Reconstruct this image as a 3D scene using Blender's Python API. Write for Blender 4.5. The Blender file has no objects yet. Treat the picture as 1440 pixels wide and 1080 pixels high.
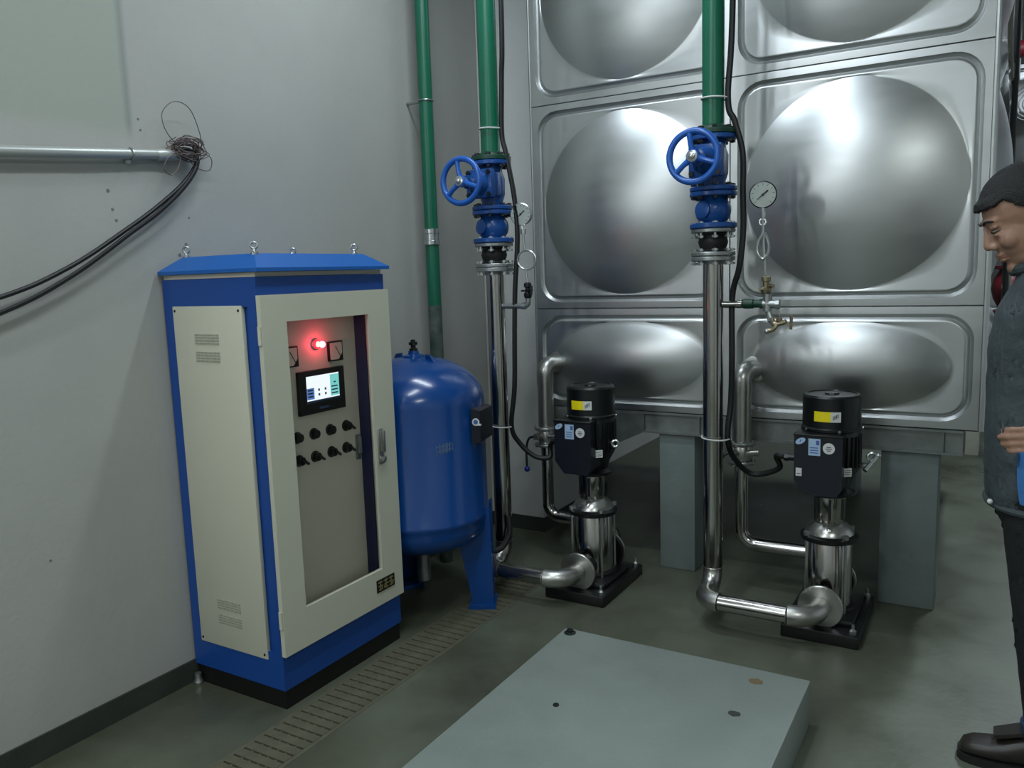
import bpy, bmesh, math, random
from mathutils import Vector, Matrix
from math import sin, cos, pi, radians as rad
random.seed(7)
S = bpy.context.scene
COL = S.collection

# ------------------------------------------------------------------ camera
cd = bpy.data.cameras.new('camera'); cam = bpy.data.objects.new('camera', cd); COL.objects.link(cam)
cd.sensor_fit = 'HORIZONTAL'; cd.sensor_width = 36.0; cd.lens = 36.0 * 1141.24 / 1440.0
cd.clip_start = .05; cd.clip_end = 60
_w = Vector((-0.13978990, -0.00421266, 0.53744284))
_R = Matrix.Rotation(_w.length, 3, _w.normalized())
_B = Matrix(((1, 0, 0), (0, 0, -1), (0, 1, 0)))          # blender camera axes when looking along +Y
cam.matrix_world = Matrix.Translation((2.0407, -3.6691, 1.4603)) @ (_R @ _B).to_4x4()
S.camera = cam

# ------------------------------------------------------------------ world, lamps, exposure
wd = bpy.data.worlds.new('world'); S.world = wd; wd.use_nodes = True
wd.node_tree.nodes['Background'].inputs[0].default_value = (.6, .7, .8, 1)
wd.node_tree.nodes['Background'].inputs[1].default_value = 0.02
S.view_settings.view_transform = 'Standard'; S.view_settings.look = 'None'
S.view_settings.exposure = -0.15; S.view_settings.gamma = 1.0; S.view_settings.use_curve_mapping = False
CEIL = 3.9
LAMPS = [  # x, y, z, rotation about z, watts, colour
    (0.55, -1.05, 3.45, 0, 26, (.82, .93, 1.0)),
    (0.95, -2.60, 3.50, pi/2, 30, (.84, .94, 1.0)),
    (0.40, -5.20, 3.35, pi/2, 54, (.90, .97, 1.0)),
    (3.20, -4.40, 3.35, pi/2, 52, (.92, 1.0, .96)),
    (2.62, 2.00, 3.35, pi/2, 100, (.80, .91, 1.0)),
]
def area_lamp(x, y, z, rz, w, c):
    l = bpy.data.lights.new('tube_light_glow', 'AREA'); l.shape = 'RECTANGLE'; l.size = 1.2; l.size_y = .12
    l.energy = w; l.color = c
    o = bpy.data.objects.new('tube_light_glow', l); COL.objects.link(o)
    o.location = (x, y, z - .052); o.rotation_euler = (0, 0, rz)
for a in LAMPS: area_lamp(*a)
# bulkhead lamp low on the left wall, well behind the camera
l = bpy.data.lights.new('bulkhead_lamp_glow', 'AREA'); l.shape = 'RECTANGLE'; l.size = .22; l.size_y = .5; l.energy = 16; l.color = (.9, .97, 1)
o = bpy.data.objects.new('bulkhead_lamp_glow', l); COL.objects.link(o); o.location = (-.36, -5.2, 2.3); o.rotation_euler = (pi/2, 0, -pi/2+.5)
o.rotation_euler = Vector((1, .55, -.05)).to_track_quat('-Z', 'Y').to_euler()

# ------------------------------------------------------------------ materials
def lin(c): return tuple(((v/255)/12.92 if v/255 <= .04045 else (((v/255)+.055)/1.055)**2.4) for v in c)
def mat(name, rgb, rough=.5, metal=0.0, var=0.0, vscale=6.0, bump=0.0, bscale=40.0, rgb2=None, stretch=None, spec=None, emit=None, estr=0, rvar=0.0, coat=0.0):
    m = bpy.data.materials.new(name); m.use_nodes = True
    nt = m.node_tree; N = nt.nodes; L = nt.links
    b = N['Principled BSDF']
    c = lin(rgb)
    b.inputs['Base Color'].default_value = (*c, 1); b.inputs['Roughness'].default_value = rough; b.inputs['Metallic'].default_value = metal
    if spec is not None: b.inputs['Specular IOR Level'].default_value = spec
    if coat: b.inputs['Coat Weight'].default_value = coat; b.inputs['Coat Roughness'].default_value = .15
    if emit: b.inputs['Emission Color'].default_value = (*lin(emit), 1); b.inputs['Emission Strength'].default_value = estr
    if var or bump or rvar:
        tc = N.new('ShaderNodeTexCoord'); mp = N.new('ShaderNodeMapping'); L.new(tc.outputs['Object'], mp.inputs['Vector'])
        if stretch: mp.inputs['Scale'].default_value = stretch
    if var or rvar:
        n = N.new('ShaderNodeTexNoise'); n.inputs['Scale'].default_value = vscale; n.inputs['Detail'].default_value = 5; n.inputs['Roughness'].default_value = .6
        L.new(mp.outputs['Vector'], n.inputs['Vector'])
    if var:
        r = N.new('ShaderNodeValToRGB'); r.color_ramp.elements[0].position = .3; r.color_ramp.elements[1].position = .7
        c2 = lin(rgb2) if rgb2 else tuple(v*(1-var) for v in c)
        r.color_ramp.elements[0].color = (*c2, 1); r.color_ramp.elements[1].color = (*c, 1)
        L.new(n.outputs['Fac'], r.inputs['Fac']); L.new(r.outputs['Color'], b.inputs['Base Color'])
    if rvar:
        mr = N.new('ShaderNodeMapRange'); mr.inputs['From Min'].default_value = .3; mr.inputs['From Max'].default_value = .7
        mr.inputs['To Min'].default_value = max(.02, rough - rvar); mr.inputs['To Max'].default_value = rough + rvar
        L.new(n.outputs['Fac'], mr.inputs['Value']); L.new(mr.outputs['Result'], b.inputs['Roughness'])
    if bump:
        n2 = N.new('ShaderNodeTexNoise'); n2.inputs['Scale'].default_value = bscale; n2.inputs['Detail'].default_value = 4
        L.new(mp.outputs['Vector'], n2.inputs['Vector'])
        bp = N.new('ShaderNodeBump'); bp.inputs['Strength'].default_value = bump; bp.inputs['Distance'].default_value = .01
        L.new(n2.outputs['Fac'], bp.inputs['Height']); L.new(bp.outputs['Normal'], b.inputs['Normal'])
    return m

def wall_mat(name, rgb, patch=False):
    m = mat(name, rgb, .75, 0, .10, 1.7, .12, 55)
    if patch:                                   # an older, greener coat of paint high up on the near stretch of the wall
        nt = m.node_tree; N = nt.nodes; L = nt.links; b = N['Principled BSDF']
        src = b.inputs['Base Color'].links[0].from_socket
        g = N.new('ShaderNodeNewGeometry'); sp = N.new('ShaderNodeSeparateXYZ'); L.new(g.outputs['Position'], sp.inputs[0])
        n = N.new('ShaderNodeTexNoise'); n.inputs['Scale'].default_value = 5
        def edge(sock, thr, w, sgn):
            a = N.new('ShaderNodeMapRange'); a.inputs['From Min'].default_value = thr - w*sgn; a.inputs['From Max'].default_value = thr + w*sgn
            L.new(sock, a.inputs['Value']); return a.outputs['Result']
        y = edge(sp.outputs['Y'], -1.905, .012, -1); z = edge(sp.outputs['Z'], 1.97, .03, 1)
        mu = N.new('ShaderNodeMath'); mu.operation = 'MULTIPLY'; L.new(y, mu.inputs[0]); L.new(z, mu.inputs[1])
        mx = N.new('ShaderNodeMix'); mx.data_type = 'RGBA'; L.new(mu.outputs[0], mx.inputs['Factor'])
        L.new(src, mx.inputs['A']); mx.inputs['B'].default_value = (*lin((158, 163, 153)), 1)
        # a dark seam where the older coat ends
        d_ = N.new('ShaderNodeMath'); d_.operation = 'ADD'; L.new(sp.outputs['Y'], d_.inputs[0]); d_.inputs[1].default_value = 1.905
        ab = N.new('ShaderNodeMath'); ab.operation = 'ABSOLUTE'; L.new(d_.outputs[0], ab.inputs[0])
        ln = edge(ab.outputs[0], .010, .010, -1)
        m3 = N.new('ShaderNodeMath'); m3.operation = 'MULTIPLY'; L.new(ln, m3.inputs[0]); L.new(z, m3.inputs[1])
        m4 = N.new('ShaderNodeMath'); m4.operation = 'MULTIPLY'; L.new(m3.outputs[0], m4.inputs[0]); m4.inputs[1].default_value = .55
        mx2 = N.new('ShaderNodeMix'); mx2.data_type = 'RGBA'; L.new(m4.outputs[0], mx2.inputs['Factor'])
        L.new(mx.outputs['Result'], mx2.inputs['A']); mx2.inputs['B'].default_value = (*lin((112, 122, 118)), 1)
        L.new(mx2.outputs['Result'], b.inputs['Base Color'])
    return m

def steel_mat(name, rgb, rough, stretch, bump=.02, bscale=120, rvar=.08, var=.12):
    return mat(name, rgb, rough, 1.0, var, 3.0, bump, bscale, stretch=stretch, rvar=rvar)

M = {}
M['wall'] = wall_mat('plaster wall', (170, 171, 166), True)
M['wall2'] = wall_mat('plaster plain', (214, 216, 215))
M['ceil'] = mat('ceiling paint', (205, 207, 206), .9)
def floor_mat():
    m = mat('painted floor', (98, 104, 90), .40, 0, .5, 1.3, .10, 30, rgb2=(62, 64, 50), rvar=.16)
    return m
M['floor'] = floor_mat()
M['skirt'] = mat('dark green skirting paint', (58, 64, 58), .5, 0, .35, 8, .15, 30)
M['plinth'] = mat('grey green epoxy plinth', (134, 144, 138), .5, 0, .16, 3, .08, 40, rvar=.12)
M['pier'] = mat('grey painted pier', (112, 124, 122), .6, 0, .2, 5, .1, 40)
M['tank'] = steel_mat('brushed stainless tank sheet', (192, 195, 196), .36, (1, 1, 5), .006, 30, .03, .04)
M['beam'] = mat('galvanised steel', (142, 148, 146), .45, .75, .3, 9, .06, 60, rvar=.1)
M['wood'] = mat('pale packing block', (150, 152, 140), .8, 0, .2, 10)
M['pipe'] = steel_mat('polished stainless pipe', (176, 174, 170), .16, (1, 1, 1), .01, 60, .05)
M['elbow'] = steel_mat('satin stainless elbow', (190, 190, 186), .32, (1, 1, 1), .04, 120, .08)
M['flangest'] = mat('zinc plated steel', (168, 172, 172), .38, .85, .25, 20)
M['bolt'] = mat('bright zinc bolt', (190, 194, 194), .28, .95)
M['boltdk'] = mat('dark bolt', (52, 56, 60), .4, .8)
M['green'] = mat('dark green pipe', (12, 98, 72), .33, 0, .15, 4)
M['greendk'] = mat('dark green flange', (14, 62, 46), .4, 0, .2, 12)
M['greendirty'] = mat('grimy green pipe', (34, 62, 52), .5, 0, .7, 14, rgb2=(96, 104, 98))
M['bluevalve'] = mat('glossy blue cast iron', (22, 76, 148), .28, 0, .25, 14, .06, 80)
M['bluewheel'] = mat('glossy blue handwheel', (30, 90, 176), .25)
M['bluetank'] = mat('blue pressure tank enamel', (6, 62, 128), .24, 0, .06, 3, coat=.3)
M['bluecab'] = mat('royal blue cabinet paint', (20, 70, 146), .38, 0, .05, 3)
M['blueroof'] = mat('blue roof paint', (22, 92, 170), .36, 0, .05, 3)
M['cabin'] = mat('dark blue cabinet inside', (30, 36, 74), .5)
M['cream'] = mat('cream powder coat', (196, 196, 178), .45, 0, .05, 2.5)
M['inner'] = mat('inner grey panel', (206, 198, 182), .5, 0, .05, 3)
M['vent'] = mat('louvre grey', (156, 156, 142), .6)  # greyish slats of the side panel louvres, one even tone
M['scuff'] = mat('grey filler', (112, 112, 108), .8)
M['mark'] = mat('faded pale paint', (70, 96, 134), .6)
M['black'] = mat('black paint', (16, 17, 18), .38)
M['motor'] = mat('black motor paint', (13, 17, 18), .33)
M['box'] = mat('dark blue black box', (14, 18, 30), .35)
M['rubber'] = mat('black rubber', (18, 18, 19), .6)
M['cable'] = mat('black cable', (15, 16, 18), .5)
M['white'] = mat('white sticker', (206, 208, 206), .5)
M['bluelabel'] = mat('pale blue sticker', (160, 186, 214), .5)
M['logo'] = mat('blue logo sticker', (66, 92, 158), .5)
M['yellow'] = mat('yellow warning sticker', (232, 214, 10), .5)
M['ink'] = mat('printed ink', (60, 62, 70), .6)
M['gold'] = mat('gold lettering', (134, 126, 84), .5)
M['dial'] = mat('gauge face', (236, 242, 240), .4)
M['brass'] = mat('dull nickel brass', (150, 140, 116), .3, .9)
M['wire'] = mat('rusty thin wire', (98, 86, 84), .5, .5)
M['conduit'] = mat('grey conduit', (172, 176, 172), .35, .3)
M['tie'] = mat('white cable tie', (206, 208, 206), .5)
M['bluecap'] = mat('blue plastic cap', (30, 50, 150), .4)
M['red'] = mat('dark red paint', (100, 20, 30), .4, 0, .2, 8)
M['grate'] = mat('olive grey grating', (88, 88, 70), .7, 0, .3, 18)
M['pit'] = mat('dark trench', (40, 40, 32), .9)
M['lampbody'] = mat('lamp housing', (220, 222, 222), .5)
M['rust'] = mat('rusty mark', (112, 96, 70), .7)
M['skin'] = mat('skin', (160, 124, 104), .5, 0, .12, 14)
M['hair'] = mat('short black hair', (17, 18, 20), .6, 0, .4, 60, .5, 300)
M['jacket'] = mat('dark slate jacket', (62, 72, 76), .75, 0, .3, 9, .3, 70)
M['trouser'] = mat('black trousers', (22, 24, 27), .8, 0, .2, 10, .2, 90)
M['jean'] = mat('blue trouser hem', (40, 56, 84), .8)
M['shoe'] = mat('dark brown shoe leather', (40, 36, 32), .42, 0, .3, 20)
M['sole'] = mat('black shoe sole', (18, 18, 17), .7)
M['eye'] = mat('eye white', (128, 120, 114), .3)
M['iris'] = mat('dark iris', (24, 18, 15), .2)
M['lip'] = mat('lips', (140, 88, 78), .5)
M['bluecloth'] = mat('blue cloth', (54, 110, 172), .7, 0, .2, 20)
M['redglow'] = mat('red pilot lens', (255, 60, 60), .3, emit=(255, 40, 70), estr=2)
M['hotglow'] = mat('pilot lamp core', (255, 190, 140), .3, emit=(255, 222, 160), estr=1.6)
M['scr_white'] = mat('screen white', (20, 20, 20), .3, emit=(236, 244, 250), estr=1.25)
M['scr_blue'] = mat('screen blue', (20, 20, 20), .3, emit=(92, 128, 196), estr=.9)
M['scr_teal'] = mat('screen teal', (20, 20, 20), .3, emit=(128, 216, 214), estr=1.0)
M['scr_dark'] = mat('screen dark', (20, 20, 20), .3, emit=(30, 50, 76), estr=.6)
def glass_mat():
    m = bpy.data.materials.new('clear window pane'); m.use_nodes = True
    b = m.node_tree.nodes['Principled BSDF']
    b.inputs['Base Color'].default_value = (.93, .95, .93, 1); b.inputs['Roughness'].default_value = .03
    b.inputs['Transmission Weight'].default_value = 1; b.inputs['IOR'].default_value = 1.05
    return m
M['glass'] = glass_mat()

# ------------------------------------------------------------------ mesh building
def V(*a): return Vector(a[0] if len(a) == 1 else a)
def frame(d):
    d = Vector(d).normalized(); a = Vector((0, 0, 1)) if abs(d.z) < .9 else Vector((1, 0, 0))
    u = a.cross(d).normalized(); return u, d.cross(u), d
class MB:
    def __init__(s): s.v = []; s.f = []; s.m = []
    def add(s, vs, fs, mi=0):
        o = len(s.v); s.v += [Vector(v) for v in vs]; s.f += [tuple(i+o for i in f) for f in fs]; s.m += [mi]*len(fs); return s
    def box(s, a, b, mi=0, bev=0):
        x0, y0, z0 = a; x1, y1, z1 = b
        if bev:
            bm = bmesh.new(); bmesh.ops.create_cube(bm, size=1)
            bmesh.ops.scale(bm, vec=(x1-x0, y1-y0, z1-z0), verts=bm.verts); bmesh.ops.translate(bm, vec=((x0+x1)/2, (y0+y1)/2, (z0+z1)/2), verts=bm.verts)
            bmesh.ops.bevel(bm, geom=bm.edges[:], offset=bev, segments=2, affect='EDGES', profile=.5)
            bm.verts.index_update()
            s.add([v.co.copy() for v in bm.verts], [tuple(v.index for v in f.verts) for f in bm.faces], mi); bm.free(); return s
        return s.add([(x0,y0,z0),(x1,y0,z0),(x1,y1,z0),(x0,y1,z0),(x0,y0,z1),(x1,y0,z1),(x1,y1,z1),(x0,y1,z1)],
                     [(0,3,2,1),(4,5,6,7),(0,1,5,4),(1,2,6,5),(2,3,7,6),(3,0,4,7)], mi)
    def quad(s, a, b, c, d, mi=0): return s.add([a,b,c,d], [(0,1,2,3)], mi)
    def prism(s, poly, h, mi=0):                 # poly: closed loop of 3-D points, h: extrusion vector
        n = len(poly); h = Vector(h); p = [Vector(q) for q in poly]
        return s.add(p+[q+h for q in p], [tuple(range(n-1,-1,-1)), tuple(range(n,2*n))]+[(i,(i+1)%n,(i+1)%n+n,i+n) for i in range(n)], mi)
    def lathe(s, c, d, prof, n=24, mi=0):        # prof: (radius, distance along d)
        u, w, d = frame(d); c = Vector(c); rings = []; vs = []; fs = []
        for r, t in prof:
            if r < 1e-6: rings.append([len(vs)]); vs.append(c+d*t)
            else:
                rings.append(list(range(len(vs), len(vs)+n)))
                vs += [c+d*t+(u*cos(2*pi*k/n)+w*sin(2*pi*k/n))*r for k in range(n)]
        for a, b in zip(rings, rings[1:]):
            if len(a) == 1 and len(b) == 1: continue
            for k in range(n):
                j = (k+1) % n
                if len(a) == 1: fs.append((a[0], b[j], b[k]))
                elif len(b) == 1: fs.append((a[k], a[j], b[0]))
                else: fs.append((a[k], a[j], b[j], b[k]))
        if len(rings[0]) > 1: fs.append(tuple(reversed(rings[0])))
        if len(rings[-1]) > 1: fs.append(tuple(rings[-1]))
        return s.add(vs, [f[::1] for f in fs], mi)
    def cyl(s, a, b, r, n=16, mi=0, r2=None):
        a = Vector(a); b = Vector(b); L = (b-a).length
        return s.lathe(a, b-a, [(r, 0), (r if r2 is None else r2, L)], n, mi)
    def sph(s, c, r, n=14, mi=0, sc=(1,1,1)):
        c = Vector(c); m = n//2; vs = [c+Vector((0,0,-r*sc[2]))]; fs = []
        for i in range(1, m):
            t = -pi/2+pi*i/m
            vs += [c+Vector((r*sc[0]*cos(t)*cos(2*pi*k/n), r*sc[1]*cos(t)*sin(2*pi*k/n), r*sc[2]*sin(t))) for k in range(n)]
        vs.append(c+Vector((0,0,r*sc[2]))); top = len(vs)-1
        for k in range(n):
            j = (k+1)%n
            fs.append((0, 1+j, 1+k)); fs.append((top, 1+(m-2)*n+k, 1+(m-2)*n+j))
            for i in range(m-2): fs.append((1+i*n+k, 1+i*n+j, 1+(i+1)*n+j, 1+(i+1)*n+k))
        return s.add(vs, fs, mi)
    def torus(s, c, d, R, r, n=32, k=10, mi=0):
        u, w, d = frame(d); c = Vector(c); vs = []; fs = []
        for i in range(n):
            e = u*cos(2*pi*i/n)+w*sin(2*pi*i/n)
            vs += [c+e*(R+r*cos(2*pi*j/k))+d*(r*sin(2*pi*j/k)) for j in range(k)]
        for i in range(n):
            for j in range(k):
                a, b = i*k, ((i+1)%n)*k; fs.append((a+j, b+j, b+(j+1)%k, a+(j+1)%k))
        return s.add(vs, fs, mi)
    def tube(s, pts, r, n=12, mi=0):
        pts = [Vector(p) for p in pts]; rs = r if isinstance(r, (list, tuple)) else [r]*len(pts)
        d0 = (pts[1]-pts[0]).normalized(); u, w, _ = frame(d0); vs = []; fs = []
        for i, p in enumerate(pts):
            d = ((pts[min(i+1, len(pts)-1)]-p).normalized()+(p-pts[max(i-1, 0)]).normalized())
            if d.length < 1e-6: d = d0
            d.normalize(); u = (u-d*u.dot(d)).normalized(); w = d.cross(u)
            vs += [p+(u*cos(2*pi*k/n)+w*sin(2*pi*k/n))*rs[i] for k in range(n)]
        for i in range(len(pts)-1):
            for k in range(n):
                j = (k+1)%n; fs.append((i*n+k, i*n+j, (i+1)*n+j, (i+1)*n+k))
        fs.append(tuple(range(n-1,-1,-1))); fs.append(tuple((len(pts)-1)*n+k for k in range(n)))
        return s.add(vs, fs, mi)
    def build(s, name, mats, parent=None, sharp=35, origin=None, label=None, stuff=False):
        me = bpy.data.meshes.new(name)
        o = Vector(origin) if origin is not None else (ROOT.get(parent.name, Vector()) if parent else Vector())
        me.from_pydata([tuple(v-o) for v in s.v], [], s.f)
        if not isinstance(mats, (list, tuple)): mats = [mats]
        for m in mats: me.materials.append(M[m])
        me.polygons.foreach_set('material_index', s.m)
        bm = bmesh.new(); bm.from_mesh(me); bmesh.ops.recalc_face_normals(bm, faces=bm.faces); bm.to_mesh(me); bm.free()
        if sharp:
            me.polygons.foreach_set('use_smooth', [True]*len(me.polygons)); me.set_sharp_from_angle(angle=rad(sharp))
        me.update()
        ob = bpy.data.objects.new(name, me); COL.objects.link(ob)
        if parent: ob.parent = parent; ROOT[ob.name] = o
        else: ob.location = o
        if label: ob['label'] = label
        if stuff: ob['kind'] = 'stuff'
        return ob
ROOT = {}
def thing(name, loc, label, cat, group=None):
    o = bpy.data.objects.new(name, None); COL.objects.link(o); o.location = loc; o.empty_display_size = .1
    ROOT[o.name] = Vector(loc); o['label'] = label; o['category'] = cat
    if group: o['group'] = group
    return o
def tag(o, label, cat, group=None):
    o['label'] = label; o['category'] = cat
    if group: o['group'] = group
    return o
def struct(mb, name, m, sharp=35):
    o = mb.build(name, m, sharp=sharp); o['kind'] = 'structure'; return o
def copy_tree(o, parent=None):
    c = o.copy(); COL.objects.link(c)
    if parent: c.parent = parent
    for ch in list(o.children): copy_tree(ch, c)
    return c
def arc(c, a, b, n=8):
    """quarter bend centred on c from offset a to offset b"""
    c, a, b = Vector(c), Vector(a), Vector(b)
    return [c+a*cos(pi/2*i/n)+b*sin(pi/2*i/n) for i in range(n+1)]
def fillet(pts, r, n=7):
    pts = [Vector(p) for p in pts]; out = [pts[0]]
    for a, p, b in zip(pts, pts[1:], pts[2:]):
        u = (a-p).normalized(); w = (b-p).normalized(); ang = u.angle(w)
        t = min(r/math.tan(ang/2), (a-p).length*.49, (b-p).length*.49); rr = t*math.tan(ang/2)
        c = p+(u+w).normalized()*(rr/sin(ang/2)); A = p+u*t-c; B = p+w*t-c; th = A.angle(B)
        for i in range(n+1):
            k = i/n; out.append(c+(A*sin((1-k)*th)+B*sin(k*th))/sin(th))
    return out+[pts[-1]]
def spline(pts, n=8):
    pts = [Vector(p) for p in pts]; P = [pts[0]*2-pts[1]]+pts+[pts[-1]*2-pts[-2]]; out = []
    for i in range(1, len(P)-2):
        for k in range(n):
            t = k/n; a, b, c, d = P[i-1], P[i], P[i+1], P[i+2]
            out.append(.5*((2*b)+(c-a)*t+(2*a-5*b+4*c-d)*t*t+(3*b-a-3*c+d)*t**3))
    return out+[pts[-1]]

# ------------------------------------------------------------------ room
XW = -.475                                  # face of the left wall
X1, Y0, Y1 = 5.2, -6.8, 6.0
GX0, GX1, GY0, GY1 = .030, .236, -2.60, -.46      # drain trench
b = MB(); z0, z1 = -.20, 0
b.box((XW-.2, Y0-.2, z0), (GX0, Y1+.2, z1)); b.box((GX1, Y0-.2, z0), (X1+.2, Y1+.2, z1))
b.box((GX0, Y0-.2, z0), (GX1, GY0, z1)); b.box((GX0, GY1, z0), (GX1, Y1+.2, z1))
b.box((GX0, GY0, z0), (GX1, GY1, -.14), 1)
struct(b, 'floor', ['floor', 'pit'])
struct(MB().box((XW-.2, Y0-.2, CEIL), (X1+.2, Y1+.2, CEIL+.1)), 'ceiling', 'ceil')
struct(MB().box((XW-.2, Y0, 0), (XW, Y1, CEIL)), 'wall_left', 'wall')
wl = bpy.data.objects['wall_left']
for y, z, r_ in ((-2.005, 1.775, .006), (-1.995, 1.715, .005), (-1.985, 1.680, .005), (-1.722, 1.605, .006), (-1.752, 1.568, .006), (-1.700, 1.700, .004), (-1.870, 2.02, .004), (-1.865, 1.985, .004), (-2.32, .62, .004)):
    h_ = MB().lathe((XW, y, z), (1,0,0), [(r_,0),(r_,.0012),(r_*.5,.0016),(0,.0016)], 9).build('plugged_hole', 'scuff', None, 0, origin=(0,0,0)); h_.parent = wl
struct(MB().box((X1, Y0, 0), (X1+.2, Y1, CEIL)), 'wall_right', 'wall2')
struct(MB().box((XW-.2, Y1, 0), (X1+.2, Y1+.2, CEIL)), 'wall_back', 'wall2')
struct(MB().box((XW-.2, Y0-.2, 0), (X1+.2, Y0, CEIL)), 'wall_front', 'wall2')
struct(MB().box((XW, .25, 0), (-.126, 1.1, CEIL), 0, .006), 'trim_1', 'wall2')          # plastered column in the corner
struct(MB().box((XW, Y0, 0), (XW+.008, .242, .082)), 'baseboard_left', 'skirt')
b = MB(); b.box((XW+.008, .242, 0), (-.118, .25, .082)); b.box((-.126, .25, 0), (-.118, 1.1, .082))
struct(b, 'baseboard_back', 'skirt')

# ceiling lamps (outside the frame, they light the room)
WHERE = ['high in the corner before the tank', 'in front of the tank above the plinth', 'far behind the camera along the left wall', 'behind the camera to the right', 'in the aisle behind the tank']

for i, (x, y, z, rz, w, c) in enumerate(LAMPS):
    t = thing('ceiling_lamp', (x, y, z), 'white fluorescent ceiling fitting ' + WHERE[i], 'lamp', 'ceiling lamps')
    c_, s_ = cos(rz), sin(rz)
    def rp(px, py, pz): return (x+px*c_-py*s_, y+px*s_+py*c_, z+pz)
    b = MB(); q = [rp(-.62,-.08,0), rp(.62,-.08,0), rp(.62,.08,0), rp(-.62,.08,0)]; b.prism(q, (0, 0, .06)); b.build('housing', 'lampbody', t)
    for sx in (-.4, .4): MB().cyl(rp(sx,0,.06), rp(sx,0,CEIL-z), .006, 8).build('hanger', 'bolt', t)
    for sy in (-.045, .045): MB().cyl(rp(-.6,sy,-.02), rp(.6,sy,-.02), .013, 10).build('tube', 'white', t)

t = thing('bulkhead_lamp', (XW, -5.2, 2.3), 'oblong bulkhead lamp on the left wall behind the camera', 'lamp')
MB().box((XW, -5.32, 2.0), (XW+.07, -5.08, 2.6), 0, .02).build('housing', 'lampbody', t)

# ------------------------------------------------------------------ drain grating
t = thing('drain_grating', (.13, -1.5, 0), 'olive grey barred cover of the floor channel beside the cabinet', 'grating')
for x in (GX0+.008, GX1-.008): MB().box((x-.008, GY0, -.03), (x+.008, GY1, 0.001)).build('side_bar', 'grate', t, 0)
for k in range(1, 5):
    x = GX0+.016+(GX1-GX0-.032)*k/5; MB().box((x-.005, GY0, -.028), (x+.005, GY1, -.001)).build('long_bar', 'grate', t, 0)
y = GY0+.02; proto = None
while y < GY1-.02:
    if proto is None:
        proto = MB().box((GX0+.016, y-.0165, -.028), (GX1-.016, y+.0165, .002)).build('cross_bar', 'grate', t, 0); py = y
    else:
        o = proto.copy(); COL.objects.link(o); o.location.y = y-py
    y += .041

# ------------------------------------------------------------------ concrete plinth in front
HP = .15
t = thing('concrete_plinth', (1.1, -2.0, 0), 'low grey green painted concrete equipment plinth in the foreground', 'plinth')
MB().box((.705, -3.6, 0), (1.58, -1.112, HP), 0, .008).build('slab', 'plinth', t)
def blot(c, r, m, name, seed):
    rr = random.Random(seed); n = 12
    p = [V(c[0]+r*(1+.35*(rr.random()-.5))*cos(2*pi*k/n), c[1]+r*.8*(1+.35*(rr.random()-.5))*sin(2*pi*k/n), HP) for k in range(n)]
    return MB().prism(p, (0, 0, .0012)).build(name, m, t, 0)
MB().lathe((.742, -1.150, HP), (0,0,1), [(.022,0),(.022,.003),(.012,.006),(.012,.014),(0,.016)], 12).build('cut_anchor_stud', 'boltdk', t)
MB().lathe((.93, -1.62, HP), (0,0,1), [(.010,0),(.009,.004),(0,.006)], 10).build('cut_anchor_stud', 'boltdk', t)
blot((1.43, -1.20), .022, 'rust', 'rust_patch', 3); blot((1.42, -1.42), .018, 'skirt', 'scuff_mark', 5)

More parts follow.
